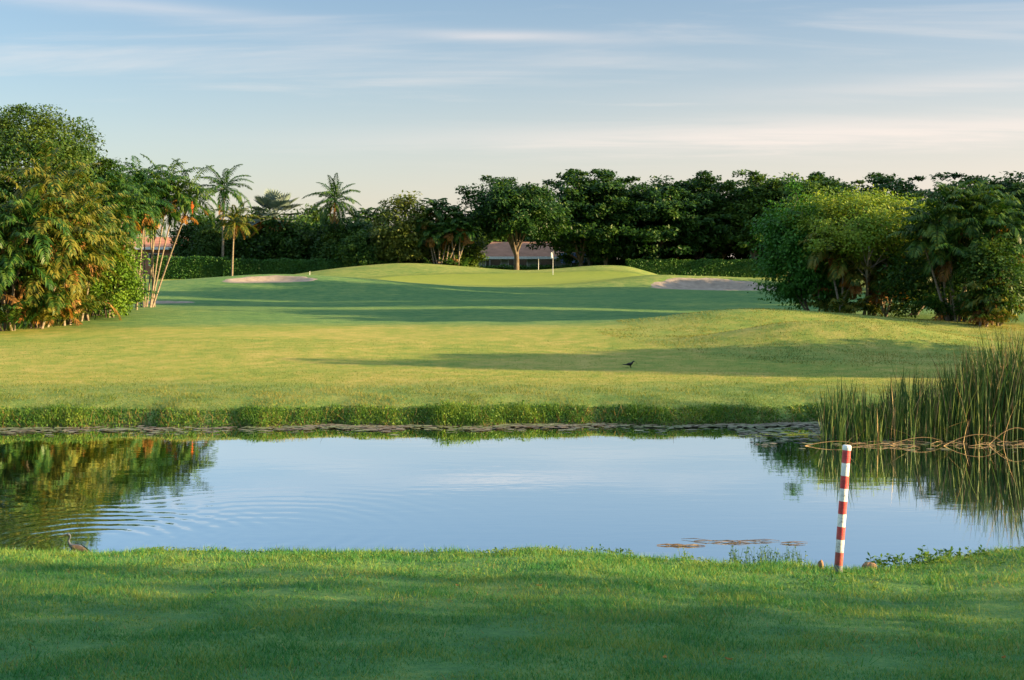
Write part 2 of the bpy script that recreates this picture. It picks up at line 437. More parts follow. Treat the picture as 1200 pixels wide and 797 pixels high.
def broadleaf(seed, h, rx, base, nclump, per, leaf, sig=.45, flat=.6, trunk_r=.2, fork=.25, nlimb=6, lean=(0, 0), stems=1,
              mat='leaf_dark', bark='bark', droop=0., shell=.55, lumps=5, ry=None, rag=.16, amp=1.0):
    """(trunk mesh, crown mesh): limbs reach for leaf clumps spread through an uneven crown volume"""
    r = np.random.default_rng(seed); ry = ry or rx
    cz = (base + h) / 2; rz = (h - base) / 2
    c0 = np.array([lean[0], lean[1], cz])
    lob = norm(r.normal(size=(lumps, 3))); la = r.uniform(-.30, .36, lumps) * amp
    d = norm(r.normal(size=(nclump * 2, 3))); d = d[d[:, 2] > -.85][:nclump]
    u = shell + (1 - shell) * r.random(len(d)) ** .6
    rag = r.random(len(d)) < rag
    u = np.where(rag, r.uniform(1.0, 1.2, len(d)), u)
    k = 1 + ((d @ lob.T > .45) * (d @ lob.T) * la).sum(1)
    Cn = c0 + d * np.array([rx, ry, rz]) * (u * k)[:, None] * .93
    Cn[:, 2] = np.maximum(Cn[:, 2], base * .7 + .2)
    mb = MB()
    n = per
    sz = sig * r.uniform(.6, 1.35, len(Cn)) * np.where(rag, .7, 1)
    off = np.clip(r.normal(size=(len(Cn), n, 3)), -1.7, 1.7) * np.array([1, 1, flat]) * sz[:, None, None]
    P = (Cn[:, None] + off).reshape(-1, 3)
    P[:, 2] = np.maximum(P[:, 2], .12)
    out = norm(P - c0); rnd = r.normal(size=P.shape)
    N = norm(out * .5 + np.array([0, 0, .8]) + rnd * .55)
    D = norm(out * .6 + r.normal(size=P.shape) * .8 + np.array([0, 0, -droop]))
    D = D - N * (D * N).sum(1, keepdims=True) * .8
    leaves(mb, P, D, N, leaf * r.uniform(.7, 1.4, len(P)), leaf * r.uniform(.4, .7, len(P)))
    crown = mb.mesh('crown', M[mat])
    tb = MB()
    for s_ in range(stems):
        b0 = np.array([0, 0, -.15]) + (0 if stems == 1 else np.append(r.normal(size=2) * trunk_r * 1.6, 0))
        zf_ = base + (h - base) * fork
        top = np.array([lean[0] * .6, lean[1] * .6, zf_]) + (0 if stems == 1 else np.append(r.normal(size=2) * rx * .35, r.uniform(-.1, .3) * h))
        mid = (b0 + top) / 2 + np.append(r.normal(size=2) * trunk_r * 1.5, 0)
        tp = bez(b0, mid, top, 9)
        tb.tube(tp, np.linspace(1.15, .7, 9) * trunk_r / math.sqrt(stems) * np.r_[1.5, 1.15, np.ones(7)], 8)
        for j in range(nlimb):
            e = Cn[r.integers(len(Cn))]
            st = tp[r.integers(5, 9)]
            lp = bez(st, (st + e) / 2 + np.array([0, 0, .12 * (h - base)]) + r.normal(size=3) * .15, e, 8)
            tb.tube(lp, np.linspace(.55, .08, 8) * trunk_r / math.sqrt(stems), 5, cap=False)
            for q in range(4):
                e2 = Cn[np.argsort(((Cn - lp[4 + q // 2]) ** 2).sum(1))[r.integers(0, 6)]]
                s2 = lp[r.integers(3, 7)]
                tb.tube(bez(s2, (s2 + e2) / 2 + r.normal(size=3) * .1, e2, 5), np.linspace(.22, .05, 5) * trunk_r / math.sqrt(stems), 4, cap=False)
    return tb.mesh('trunk', M[bark], True), crown


def tree(name, label, meshes, px, D, rz=0, sc=1, group=None, dz=0, cat='tree'):
    x = XD(px, D)
    t = thing(name, label, cat, (x, D, zg(x, D) + dz), rz, sc, group)
    link('trunk', meshes[0], t); link('crown', meshes[1], t)
    return t


def frond(mb, r, base, az, el, L, droop, nl=26, ll=.45, w=.035, mat=0, hang=.5, vee=.3):
    n = 10
    t = np.linspace(0, 1, n)
    e = el - droop * t ** 1.3
    dirs = np.stack([np.cos(az) * np.cos(e), np.sin(az) * np.cos(e), np.sin(e)], 1)
    P = base + np.concatenate([[np.zeros(3)], np.cumsum(dirs[:-1] * L / (n - 1), 0)])
    mb.tube(P, np.linspace(.022, .005, n) * (L / 2) ** .5, 3, mat, cap=False)
    tt = np.repeat(np.linspace(.14, 1, nl), 2)
    sgn = np.tile([1., -1.], nl)
    B = np.stack([np.interp(tt, t, P[:, i]) for i in range(3)], 1)
    T = norm(np.stack([np.interp(tt, t, dirs[:, i]) for i in range(3)], 1))
    lat = np.array([-np.sin(az), np.cos(az), 0]); upv = norm(np.cross(T, lat))
    upv = upv * np.sign(upv[:, 2:3] + 1e-6)
    dl = norm(lat * sgn[:, None] + T * (.35 + .5 * tt[:, None]) + upv * vee + r.normal(size=T.shape) * .12)
    prof = ll * np.clip(np.sin(np.pi * (.12 + .80 * tt)), .25, 1) * r.uniform(.8, 1.15, len(tt))
    mid = B + dl * prof[:, None] * .5
    tip = B + dl * prof[:, None] * .95 + np.array([0, 0, -1.0]) * prof[:, None] * hang
    sd = norm(np.cross(dl, upv)) * w * .5
    Q = np.stack([B, mid + sd, tip, mid - sd], 1)
    mb.quads(Q, mat)


def fronds_at(mb, r, top, n, L, el=(1.25, .1), droop=(.9, 1.6), mat=0, **kw):
    a0 = r.random() * 6.28
    for i in range(n):
        q = i / max(1, n - 1)
        e = el[0] + (el[1] - el[0]) * q + r.normal() * .1
        frond(mb, r, top + np.array([0, 0, -.12 * q]), a0 + i * 2.4 + r.normal() * .15, e, L * r.uniform(.8, 1.12), r.uniform(*droop), mat=mat, **kw)


def single_palm(name, label, px, D, h, L=2.2, n=20, tr=.13, bend=.3, seed=1, mat='palm', group='single palms', dry=3, el=(1.3, -.35), sag=(.9, 1.5), ll=.62, nl=30, w=.11, shaft=0, bulge=0):
    r = np.random.default_rng(seed); x = XD(px, D)
    t = thing(name, label, 'palm', (x, D, zg(x, D)), 0, 1, group)
    top = np.array([bend, r.normal() * .1, h])
    P = bez(np.array([0, 0, -.2]), np.array([bend * .2, 0, h * .55]), top, 14)
    rr = np.linspace(1.25, .75, 14) * tr; rr[0] *= 1.35; rr = rr * (1 + bulge * np.exp(-((np.linspace(0, 1, 14) - .45) / .2) ** 2))
    mb = MB(); mb.tube(P, rr, 10); link('trunk', mb.mesh('trunk', M['stem_palm'], True), t)
    mb = MB(); tp = top.copy()
    if shaft:
        tp = top + np.array([0, 0, shaft]); mb.tube(np.linspace(top, tp, 5), np.array([1.1, 1.25, 1.0, .7, .4]) * tr, 8)
    fronds_at(mb, r, tp, n, L, el, sag, 0, nl=nl, ll=ll, w=w)
    link('crown', mb.mesh('crown', M[mat]), t)
    if dry:
        mb = MB()
        for i in range(dry):
            frond(mb, r, top - np.array([0, 0, .1]), r.random() * 6.28, -.7, L * .75, .8, nl=18, ll=ll * .7, w=w, hang=.5)
        link('dry_frond', mb.mesh('dry_frond', M['frond_dry']), t)
    return t


def cluster_palm(name, label, px, D, stems, L=1.6, nf=8, seed=1, mat='palm', dry=2, drymat='frond_dry', sr=.045, skirt=0, fruit=0, group='clumping palms',
                 nl=24, ll=.5, w=.075, el=(1.4, -.15), sag=(1.0, 1.9)):
    """stems: list of (dx, dy, h) for the head of each stem"""
    r = np.random.default_rng(seed); x = XD(px, D)
    t = thing(name, label, 'palm', (x, D, zg(x, D)), 0, 1, group)
    cr = MB(); dr = MB(); fr = MB(); nfr = 0
    for (dx, dy, h) in stems:
        b = np.array([r.normal() * .22, r.normal() * .22, -.1]); b[:2] += np.array([dx, dy]) * .12
        top = np.array([dx, dy, h])
        P = bez(b, np.array([dx * .46, dy * .46, h * .5]) + np.append(b[:2] * .5, 0), top, 9)
        st = MB(); st.tube(P, np.linspace(1.25, .8, 9) * sr, 7); link('stem', st.mesh('stem', M['stem_palm'], True), t)
        cr.tube(np.linspace(top, top + np.array([dx * .04, dy * .04, .35]), 4), np.array([1.2, 1.35, 1, .5]) * sr, 6)
        fronds_at(cr, r, top + np.array([0, 0, .35]), nf + 4, L, el, sag, 0, nl=nl, ll=ll, w=w)
        for i in range(dry):
            frond(dr, r, top + np.array([0, 0, .05 - .25 * r.random()]), r.random() * 6.28, r.uniform(-.9, .1), L * r.uniform(.35, .6), r.uniform(.6, 1.3), nl=16, ll=ll * .75, w=w, hang=.55)
        if r.random() < fruit:
            nfr += 1
            pp = np.linspace(top + np.array([.05, -.08, .1]), top + np.array([.16, -.2, -.55]), 9) + r.normal(size=(9, 3)) * .02
            f1 = MB(); f1.tube(pp, np.array([.03, .09, .14, .12, .15, .11, .12, .07, .02]), 7)
            link('fruit_cluster', f1.mesh('fruit_cluster', M['fruit_orange'], True), t)
    for i in range(skirt):                              # low arching suckers round the foot
        a = r.random() * 6.28; rr_ = r.uniform(.1, .7)
        frond(cr, r, np.array([math.cos(a) * rr_, math.sin(a) * rr_, .05]), a, r.uniform(.9, 1.4), L * r.uniform(.7, 1.15), r.uniform(.9, 1.8), nl=nl, ll=ll, w=w)
        if i % 8 == 0:
            frond(dr, r, np.array([math.cos(a) * rr_, math.sin(a) * rr_, .4 + r.random() * 1.2]), a + .5, r.uniform(-.5, .4), L * .7, 1.4, nl=16, ll=ll * .8, w=w, hang=.6)
    link('crown', cr.mesh('crown', M[mat]), t)
    if dr.n: link('dry_fronds', dr.mesh('dry_fronds', M[drymat]), t)
    return t


def fan_palm(name, label, px, D, h, Rr=1.1, n=26, seed=3):
    r = np.random.default_rng(seed); x = XD(px, D)
    t = thing(name, label, 'palm', (x, D, zg(x, D)), 0, 1, 'single palms')
    mb = MB(); mb.tube(np.array([[0, 0, -.1], [.05, 0, h * .5], [0, 0, h]]), [.26, .22, .2], 10); link('trunk', mb.mesh('trunk', M['bark'], True), t)
    mb = MB(); dr = MB()
    for i in range(n):
        q = i / (n - 1); a = i * 2.4; e = 1.3 - 2.0 * q + r.normal() * .08
        d = np.array([math.cos(a) * math.cos(e), math.sin(a) * math.cos(e), math.sin(e)])
        b = np.array([0, 0, h]); hub = b + d * Rr * r.uniform(.9, 1.3)
        tgt = mb if q < .82 else dr
        tgt.tube(np.array([b, hub]), [.03, .02], 4, cap=False)
        side = norm(np.cross(d, np.array([0, 0, 1.0]))); upv = np.cross(side, d)
        k = 22; ang = np.linspace(-2.2, 2.2, k)
        dv = norm(np.cos(ang)[:, None] * d + np.sin(ang)[:, None] * side + upv * (.35 * np.abs(np.sin(ang)))[:, None])
        LL = Rr * .95 * (1 - .25 * np.abs(ang) / 2.2)
        tip = hub + dv * LL[:, None] + np.array([0, 0, -.12]) * LL[:, None]
        sd = norm(np.cross(dv, upv)) * .10
        mid = hub + dv * LL[:, None] * .6
        tgt.quads(np.stack([np.repeat(hub[None], k, 0), mid + sd, tip, mid - sd], 1))
    link('crown', mb.mesh('crown', M['palm_blue']), t)
    link('dry_fronds', dr.mesh('dry_fronds', M['frond_dry']), t)


def hedge(label, px0, px1, D, h, depth=1.2, seed=1, n=5000, dy=0):
    r = np.random.default_rng(seed)
    x0, x1 = XD(px0, D), XD(px1, D)
    z0 = min(zg(x0, D), zg(x1, D)) - .1
    xm = (x0 + x1) / 2
    mb = MB()
    mb.box((x0 - xm + .08, -depth / 2 + .1, 0), (x1 - xm - .08, depth / 2 - .1, h - .08), 0)
    P = np.stack([r.uniform(x0 - xm, x1 - xm, n), r.uniform(-depth / 2, depth / 2, n), r.uniform(0, h, n)], 1)
    s = r.random(n); f = s < .6; P[f, 1] = -depth / 2; tpf = (s >= .6) & (s < .9); P[tpf, 2] = h; e = s >= .9; P[e, 0] = np.where(r.random(e.sum()) < .5, x0 - xm, x1 - xm)
    P += r.normal(size=P.shape) * .05; P[:, 2] += .05 * np.sin(P[:, 0] * 1.7) + .04 * np.sin(P[:, 0] * 4.1)
    N = norm(np.where(f[:, None], np.array([0, -1.0, .4]), np.array([0, -.2, 1.0])) + r.normal(size=P.shape) * .5)
    leaves(mb, P, r.normal(size=P.shape), N, r.uniform(.12, .24, n), r.uniform(.08, .14, n))
    o = link('hedge', mb.mesh('hedge', M['hedge']), None, (xm, D + dy, z0))
    return tag(o, label, 'hedge', 'clipped hedges behind the green')


# ------------------------------------------------------------------ left group of trees
big = broadleaf(11, 8.9, 4.0, 1.0, 360, 300, .14, .44, .55, .24, .2, 9, mat='leaf_mid', rag=.05, amp=.55)
tree('broadleaf_tree', 'tall rounded broadleaf tree above the palms at the left edge of the fairway', big, 22, 55, group='broadleaf trees')
mid_shrub = broadleaf(12, 4.2, 2.0, .2, 100, 130, .17, .4, .7, .10, .2, 6, mat='leaf_yellow', stems=3)
sh = tree('broadleaf_shrub', 'glossy green bush at the foot of the left palms beside the leaning cluster', mid_shrub, 123, 53.5, .4, (.78, .78, .78), 'shrubs under the left trees', cat='shrub')
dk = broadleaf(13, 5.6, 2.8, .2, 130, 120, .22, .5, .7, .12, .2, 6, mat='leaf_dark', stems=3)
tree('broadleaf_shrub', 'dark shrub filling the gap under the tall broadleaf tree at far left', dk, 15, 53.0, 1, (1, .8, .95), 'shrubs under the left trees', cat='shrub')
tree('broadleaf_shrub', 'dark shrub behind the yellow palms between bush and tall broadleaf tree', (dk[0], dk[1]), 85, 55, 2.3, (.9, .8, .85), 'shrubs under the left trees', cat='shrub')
tree('broadleaf_tree', 'smaller broadleaf tree right of the tall one, merging with its crown', broadleaf(14, 7.2, 2.6, 1.4, 120, 130, .22, .5, .7, .16, .2, 6, mat='leaf_mid'), 92, 57, .5, (.85, .85, .93), 'broadleaf trees')

cluster_palm('clumping_palm', 'deep green clumping palm with low arching fronds at the far left edge', 8, 47.0, [(-.4, .1, 3.0), (.3, -.2, 2.2), (.7, .3, 3.6), (-.8, .2, 2.4), (0, -.5, 1.5), (-1.2, -.2, 3.4)], 2.2, 10, 21, 'palm', 3, skirt=30)
cluster_palm('clumping_palm', 'yellow clumping palm with one bare leaning stem, second from the left edge', 48, 48.2, [(.35, -.3, 3.3), (-.5, .1, 3.9), (.9, .2, 2.2), (-.1, -.4, 1.9), (.5, -.5, 1.2), (1.1, 0, 3.2)], 2.1, 10, 22, 'palm_yellow', 2, 'frond_orange', skirt=28)
cluster_palm('clumping_palm', 'golden palm clump with drooping dry fronds in front of the dark shrub', 70, 49.5, [(.1, 0, 4.6), (.6, .2, 3.4), (-.6, .1, 5.2), (1.0, .1, 2.6), (.3, -.4, 1.7), (-.3, -.3, 3.0)], 2.1, 10, 23, 'palm_yellow', 3, skirt=24)
cluster_palm('clumping_palm', 'broad golden-green palm clump drooping between the golden clump and the glossy bush', 96, 51.5, [(-.5, 0, 3.4), (.2, .2, 4.0), (.6, -.2, 2.6), (-.2, -.4, 1.8)], 2.1, 10, 27, 'palm_yellow', 2, skirt=18)
cluster_palm('clumping_palm', 'dense palm clump with orange dead fronds behind the glossy bush', 112, 55, [(-.5, 0, 4.3), (.2, .3, 5.0), (.7, -.1, 3.6), (1.2, .2, 4.4), (0, -.4, 2.8), (-1.0, 0, 3.4)], 2.0, 10, 24, 'palm', 2, 'frond_orange', skirt=16)
cluster_palm('clumping_palm', 'slim stemmed palm clump between the glossy bush and the open cluster', 143, 60, [(.1, .1, 4.9), (.7, .2, 5.4), (-.4, 0, 4.4), (1.1, 0, 4.8), (.4, -.2, 4.0)], 1.9, 10, 25, 'palm', 2, 'frond_orange', skirt=4)
cluster_palm('clumping_palm', 'open palm cluster of bare pale stems fanning out from one foot', 177, 64,
             [(-1.0, 0, 4.9), (-.45, .3, 5.3), (-.05, -.2, 5.0), (.35, .3, 5.6), (.8, -.1, 5.3), (1.25, .1, 5.5), (1.95, 0, 5.2), (-.8, .4, 5.6), (.2, -.3, 4.5), (-.5, -.2, 4.2), (-1.6, .1, 4.7), (1.6, .3, 4.6)], 1.9, 9, 26, 'palm', 2, 'frond_orange', sr=.038, fruit=.3)

# ------------------------------------------------------------------ right clump
bam = broadleaf(31, 4.9, 2.1, .1, 150, 200, .17, .40, .8, .10, .15, 6, mat='leaf_bamboo', stems=4, droop=1.0, rag=.14, amp=1.3, lumps=9)
tree('weeping_shrub', 'dark green weeping shrub at the left end of the right hand clump', bam, 953, 56, .3, (.86, .9, .98), cat='shrub')
rt = broadleaf(32, 5.5, 2.7, 2.0, 170, 210, .13, .42, .7, .13, .12, 9, mat='leaf_yellow', stems=5, bark='bark_pale', lumps=7)
tree('broadleaf_tree', 'bright yellow-green tree of many pale slanting stems in the right hand clump', rt, 1018, 55, 0, 1, 'broadleaf trees')
tree('broadleaf_shrub', 'dark shrub between the pale stemmed tree and the tall palms on the right', broadleaf(33, 4.6, 1.6, .2, 90, 130, .16, .4, .8, .1, .2, 6, mat='leaf_dark', stems=3), 1072, 56.5, 0, 1, 'shrubs in the right hand clump', cat='shrub')
cluster_palm('clumping_palm', 'low golden palm with red-orange dead fronds under the yellow-green tree', 985, 54, [(.1, 0, 2.2), (.6, .1, 1.7), (-.5, .1, 2.7)], 1.4, 8, 34, 'palm_yellow', 5, 'frond_orange', skirt=14)
cluster_palm('clumping_palm', 'low yellow palm with brown skirt between the pale stems and the shrub', 1040, 54.5, [(.1, .1, 1.5), (-.4, 0, 1.2), (.5, .1, 1.9)], 1.3, 8, 35, 'palm_yellow', 5, 'frond_dry', skirt=12)
cluster_palm('clumping_palm', 'tall dark palm clump with pale midribs and a brown fruit bunch', 1122, 50.8, [(-.8, .1, 3.6), (-.2, .3, 4.2), (.4, 0, 3.9), (.9, .3, 4.3), (-1.2, .3, 2.9), (1.3, 0, 3.2), (-.4, -.3, 2.4), (.6, -.3, 2.2)], 1.65, 9, 36, 'palm', 2, 'frond_dry', skirt=34, sr=.05)
cluster_palm('clumping_palm', 'palm clump with long fronds at the right end, next to the sunlit leafy shrub', 1165, 50.2, [(-.4, .1, 3.3), (.3, .3, 3.8), (.8, 0, 2.8), (.1, -.3, 2.0)], 1.7, 9, 37, 'palm', 3, 'frond_dry', skirt=20)
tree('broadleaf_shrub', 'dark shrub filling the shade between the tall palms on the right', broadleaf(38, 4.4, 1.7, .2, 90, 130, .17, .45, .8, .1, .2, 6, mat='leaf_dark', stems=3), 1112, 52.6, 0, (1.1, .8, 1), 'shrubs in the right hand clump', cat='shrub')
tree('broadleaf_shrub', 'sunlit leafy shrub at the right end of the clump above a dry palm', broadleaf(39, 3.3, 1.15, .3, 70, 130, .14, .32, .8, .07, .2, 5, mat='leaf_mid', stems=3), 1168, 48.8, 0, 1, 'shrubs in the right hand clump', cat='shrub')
cluster_palm('clumping_palm', 'small tan dried palm at the right foot of the clump', 1160, 48.3, [(.1, 0, .9), (-.2, .1, .7)], 1.0, 7, 40, 'palm_yellow', 6, 'frond_dry', skirt=8)

# ------------------------------------------------------------------ back row
row = [broadleaf(50 + i, 10.8, 4.9, .5, 220, 100, .38, .55, .42, .22, .1, 9, mat='leaf_dark', bark=('bark', 'bark_pale', 'bark')[i], shell=.4, lumps=7, lean=(ln, 0)) for i, ln in enumerate((.9, -1.0, .4))]
rowlab = ['dark tree with layered foliage next to the round central tree', 'dark layered tree second from the round central tree in the back row',
          'dark layered tree with open gaps near its top, third in the back row', 'dark layered tree above the red house wall, fourth in the back row',
          'dark layered tree above the right bunker, its pale trunk slanting', 'tallest tufted dark tree at the right end of the back row, above the clump',
          'dark layered tree just behind the bright yellow-green tree', 'dark tree filling the second rank between the first two trees of the back row',
          'dark tree in the second rank, showing between the second and third back row trees', 'dark tree in the second rank behind the third and fourth back row trees', 'dark tree in the second rank above the left half of the right bunker',
          'dark tree in the second rank above the right half of the right bunker', 'dark tree in the second rank at the right end, beside the weeping shrub']
g = 'dark trees in the back row'
first = {}
for i, (px, D, sc, sz) in enumerate([(676, 127, 1, 1.0), (716, 129, 1.0, 1.0), (768, 128, .98, .98), (822, 130, 1, .97), (876, 128, .95, .96), (926, 127, .95, 1.0), (985, 129, 1, .92), (692, 136, 1.05, .93), (745, 135, 1.0, .9), (796, 137, 1.1, .95), (850, 136, 1.05, .93), (903, 138, 1.1, 1.0), (955, 137, 1, 1.0)]):
    v = i % 3; x = XD(px, D); loc = (x, D, zg(x, D)); rz = [0, .3, -.4, 3.0, 2.6, 3.4, .5, 1.2, 2.1, 4.0, 5.0, 1.7, 2.9][i]
    if v not in first:
        first[v] = thing('layered_tree', rowlab[i], 'tree', loc, rz, (sc, sc, sz), g); link('trunk', row[v][0], first[v]); link('crown', row[v][1], first[v])
    else:
        copy_tree(first[v], loc, rz, (sc, sc, sz), rowlab[i], g)
for i, (px, D, sz, lab) in enumerate([(1050, 84, .73, 'dark tree whose tufted top rises behind the gap beside the tall palms'), (1128, 83, .70, 'dark tree directly behind the tall dark palm clump, only its top showing'),
                                      (1190, 80, .74, 'dark tree behind the palms at the right edge of the photo'), (1275, 80, .76, 'dark tree beyond the right edge behind the clump')]):
    x = XD(px, D); copy_tree(first[i % 3], (x, D, zg(x, D)), 1.3 * i + .5, (.75, .75, sz), lab, 'dark trees behind the right hand clump')

ct = broadleaf(60, 10.0, 4.7, 2.7, 210, 120, .32, .55, .6, .26, .02, 10, mat='leaf_dark', lumps=9)
tree('broadleaf_tree', 'big round tree with forked trunk in the middle behind the green', ct, 604, 121, .6, (1, 1, .97), 'broadleaf trees')

# centre-left background
gold = broadleaf(61, 6.6, 2.5, .4, 130, 90, .30, .5, .6, .12, .2, 6, mat='leaf_gold', droop=.5)
tree('feathery_tree', 'yellowish feathery tree between dark foliage left of centre', gold, 468, 121, 0, (1, 1, 1.02))
bg = broadleaf(62, 5.2, 3.3, .1, 120, 90, .34, .55, .7, .12, .2, 5, mat='leaf_dark', stems=2)
bgm = broadleaf(63, 5.6, 2.8, .1, 120, 90, .34, .55, .7, .12, .2, 5, mat='leaf_mid', stems=2)
spots = [(bg, 405, 126, 1, 1.12, 'dark rounded background tree below the coconut palm'), (bg, 436, 128, 1.0, 1.06, 'dark background tree left of the yellowish feathery tree'),
         (bg, 350, 130, 1.15, 1.2, 'dark background tree just right of the blue fan palm'), (bgm, 310, 131, 1.0, 1.22, 'mid green background tree in front of the blue fan palm'),
         (bgm, 398, 123.5, .8, .8, 'mid green rounded shrub at the foot of the coconut palm'), (bg, 425, 122, .75, .85, 'dark rounded shrub just right of the coconut palm trunk'), (bgm, 340, 127, .9, .95, 'mid green rounded tree directly below the blue fan palm'), (bgm, 292, 128, .75, .8, 'mid green rounded shrub behind the hedge, right of the slim palms'), (bg, 445, 123, .7, .8, 'dark low shrub at the left foot of the yellowish feathery tree'), (bgm, 530, 123, .9, .8, 'mid green shrub behind the palm clump left of the round tree'), (bgm, 246, 128, .6, .95, 'light green shrub between the open cluster and the tall slim palm'),
         (bgm, 238, 134, .95, 1.15, 'light green background tree right of the open palm cluster'), (bg, 282, 133, 1.05, 1.2, 'dark background tree behind the two slim palms'),
         (bg, 503, 128, 1.0, 1.15, 'dark background tree right of the yellowish feathery tree'),
         (bgm, 372, 136, 1.0, 1.3, 'pale green background tree between fan palm and coconut palm'),
         (bg, 800, 140, 1.3, 1.15, 'dark background tree closing the gap behind the right bunker trees'), (bg, 868, 141, 1.3, 1.15, 'dark background tree behind the hedge beyond the right bunker'),
         (bg, 735, 140, 1.2, 1.0, 'dark background tree behind the back row left of the red wall'), (bg, 930, 140, 1.3, 1.2, 'dark background tree behind the right end of the back row'), (bg, 90, 120, 1.3, 1.2, 'dark background tree far behind the left palms'), (bgm, 575, 158, 1.4, 1.5, 'tree behind the left end of the brown roofed house'), (bg, 622, 160, 1.4, 1.4, 'dark tree rising behind the middle of the brown roofed house'), (bg, 668, 158, 1.4, 1.4, 'dark tree behind the right end of the brown roofed house')]
seen = {}
for m_, px, D, sc, sz, lab in spots:
    x = XD(px, D); loc = (x, D, zg(x, D)); rz = px * .7
    if id(m_) not in seen:
        seen[id(m_)] = tree('background_tree', lab, m_, px, D, rz, (sc, sc, sz), 'rounded trees behind the left hedge')
    else:
        copy_tree(seen[id(m_)], loc, rz, (sc, sc, sz), lab, 'rounded trees behind the left hedge')

single_palm('royal_palm', 'taller of two slim palms left of centre, crown held high above the hedge', 261, 124, 7.9, 3.3, 24, .105, .1, 71, 'palm', dry=1, el=(1.3, -.5), shaft=.8)
single_palm('royal_palm', 'shorter of the two slim palms, yellowish crown and white trunk in front of hedge', 272, 118, 5.3, 2.4, 22, .075, .25, 72, 'palm_yellow', dry=3)
single_palm('coconut_palm', 'coconut palm with feathery round crown standing alone above the trees', 391, 124, 7.3, 3.3, 28, .11, .15, 73, 'palm', dry=2, el=(1.4, -.6))
fan_palm('fan_palm', 'silvery blue fan palm rising behind the trees left of centre', 322, 128, 6.0, 1.6)
cluster_palm('background_palm', 'small background palms showing thin heads left of the yellowish tree', 430, 131, [(-1.2, 0, 5.6), (-.2, .3, 6.0), (.7, .2, 5.7), (1.6, 0, 5.9)], 1.3, 8, 74, 'palm', 0, sr=.07, group='clumping palms behind the green', ll=.5, w=.12)
cluster_palm('background_palm', 'bushy palm clump with dry tan fronds right of the yellowish tree', 516, 120, [(-1.4, 0, 4.6), (-.5, .3, 5.6), (.4, .2, 5.3), (1.3, 0, 4.9), (2.0, .1, 4.0), (-.9, -.2, 3.3), (.7, -.2, 3.2)], 1.9, 10, 75, 'palm', 4, 'frond_dry', sr=.06, skirt=26, group='clumping palms behind the green', ll=.55, w=.13)
cluster_palm('background_palm', 'palm clump with hanging brown fronds touching the round central tree', 536, 119, [(-.6, 0, 3.6), (.3, .2, 4.4), (1.0, 0, 3.4)], 1.7, 9, 76, 'palm', 5, 'frond_dry', sr=.06, skirt=20, group='clumping palms behind the green', ll=.5, w=.13)

hedge('tall clipped hedge behind the open palm cluster, left of the white palm trunk', 180, 266, 122, 2.15, 1.4, 1, 5000)
hedge('long low clipped hedge between the white palm trunk and the feathery tree', 264, 470, 121.5, 1.85, 1.2, 2, 8000)
hedge('clipped hedge running behind the right bunker under the dark trees', 735, 905, 124.5, 1.75, 1.3, 3, 8000)
hedge('low dark hedge in front of the brown roofed house', 500, 745, 131, 1.15, 1.3, 4, 7000)


# ------------------------------------------------------------------ houses
def prism_roof(mb, x0, x1, y0, y1, z0, z1, over=.5, hip=1.5, mat=0):
    x0 -= over; x1 += over; y0 -= over; y1 += over; ym = (y0 + y1) / 2
    V = [(x0, y0, z0), (x1, y0, z0), (x1, y1, z0), (x0, y1, z0), (x0 + hip, ym, z1), (x1 - hip, ym, z1), (x0, y0, z0 - .2), (x1, y0, z0 - .2), (x1, y1, z0 - .2), (x0, y1, z0 - .2)]
    mb.raw(V, [(0, 1, 5, 4), (1, 2, 5), (2, 3, 4, 5), (3, 0, 4), (6, 7, 1, 0), (7, 8, 2, 1), (8, 9, 3, 2), (9, 6, 0, 3), (9, 8, 7, 6)], mat)


def house(label, px0, px1, D, zt, ze, depth, wallm, roofm, wins, posts=0, awn=None, hip=2.0, grp=None):
    x0, x1 = XD(px0, D), XD(px1, D); xm = (x0 + x1) / 2; z0 = zg(xm, D) - .1
    t = thing('bungalow', label, 'house', (xm, D, z0), 0, 1, grp)
    w = (x1 - x0) / 2; hw = ze - z0
    mb = MB(); mb.box((-w, 0, 0), (w, depth, hw - .22)); link('wall', mb.mesh('wall', M[wallm]), t)
    mb = MB(); prism_roof(mb, -w, w, 0, depth, hw, zt - z0, .5, hip); link('roof', mb.mesh('roof', M[roofm]), t)
    mb = MB(); mb.box((-w - .5, -.62, hw - .24), (w + .5, -.52, hw + .03)); link('fascia', mb.mesh('fascia', M['white']), t)
    for (cx, ww, zb, hh) in wins:
        mb = MB(); mb.box((cx - ww / 2 - .08, -.06, zb - .08), (cx + ww / 2 + .08, -.003, zb + hh + .08)); f = link('window', mb.mesh('window', M['white']), t)
        mb = MB(); mb.box((cx - ww / 2, -.09, zb), (cx + ww / 2, -.063, zb + hh)); link('pane', mb.mesh('pane', M['dark_glass']), f)
    for i in range(posts):
        px_ = -w + (i + .5) * 2 * w / posts
        mb = MB(); mb.box((px_ - .05, -.55, 0), (px_ + .05, -.45, hw - .24)); link('post', mb.mesh('post', M['stucco_grey']), t)
    if awn:
        a0, a1 = awn; mb = MB(); zz = hw - .3
        mb.raw([(a0, -.65, zz + .75), (a1, -.65, zz + .75), (a1, -2.2, zz - .35), (a0, -2.2, zz - .35), (a0, -.65, zz + .69), (a1, -.65, zz + .69), (a1, -2.2, zz - .41), (a0, -2.2, zz - .41)],
               [(3, 2, 1, 0), (4, 5, 6, 7), (0, 4, 7, 3), (1, 2, 6, 5), (2, 3, 7, 6), (0, 1, 5, 4)])
        link('awning', mb.mesh('awning', M['awning']), t)
        for ax in (a0 + .1, a1 - .1):
            mb = MB(); mb.box((ax - .04, -2.1, 0), (ax + .04, -2.02, zz - .4)); link('post', mb.mesh('post', M['stucco_grey']), t)
    return t


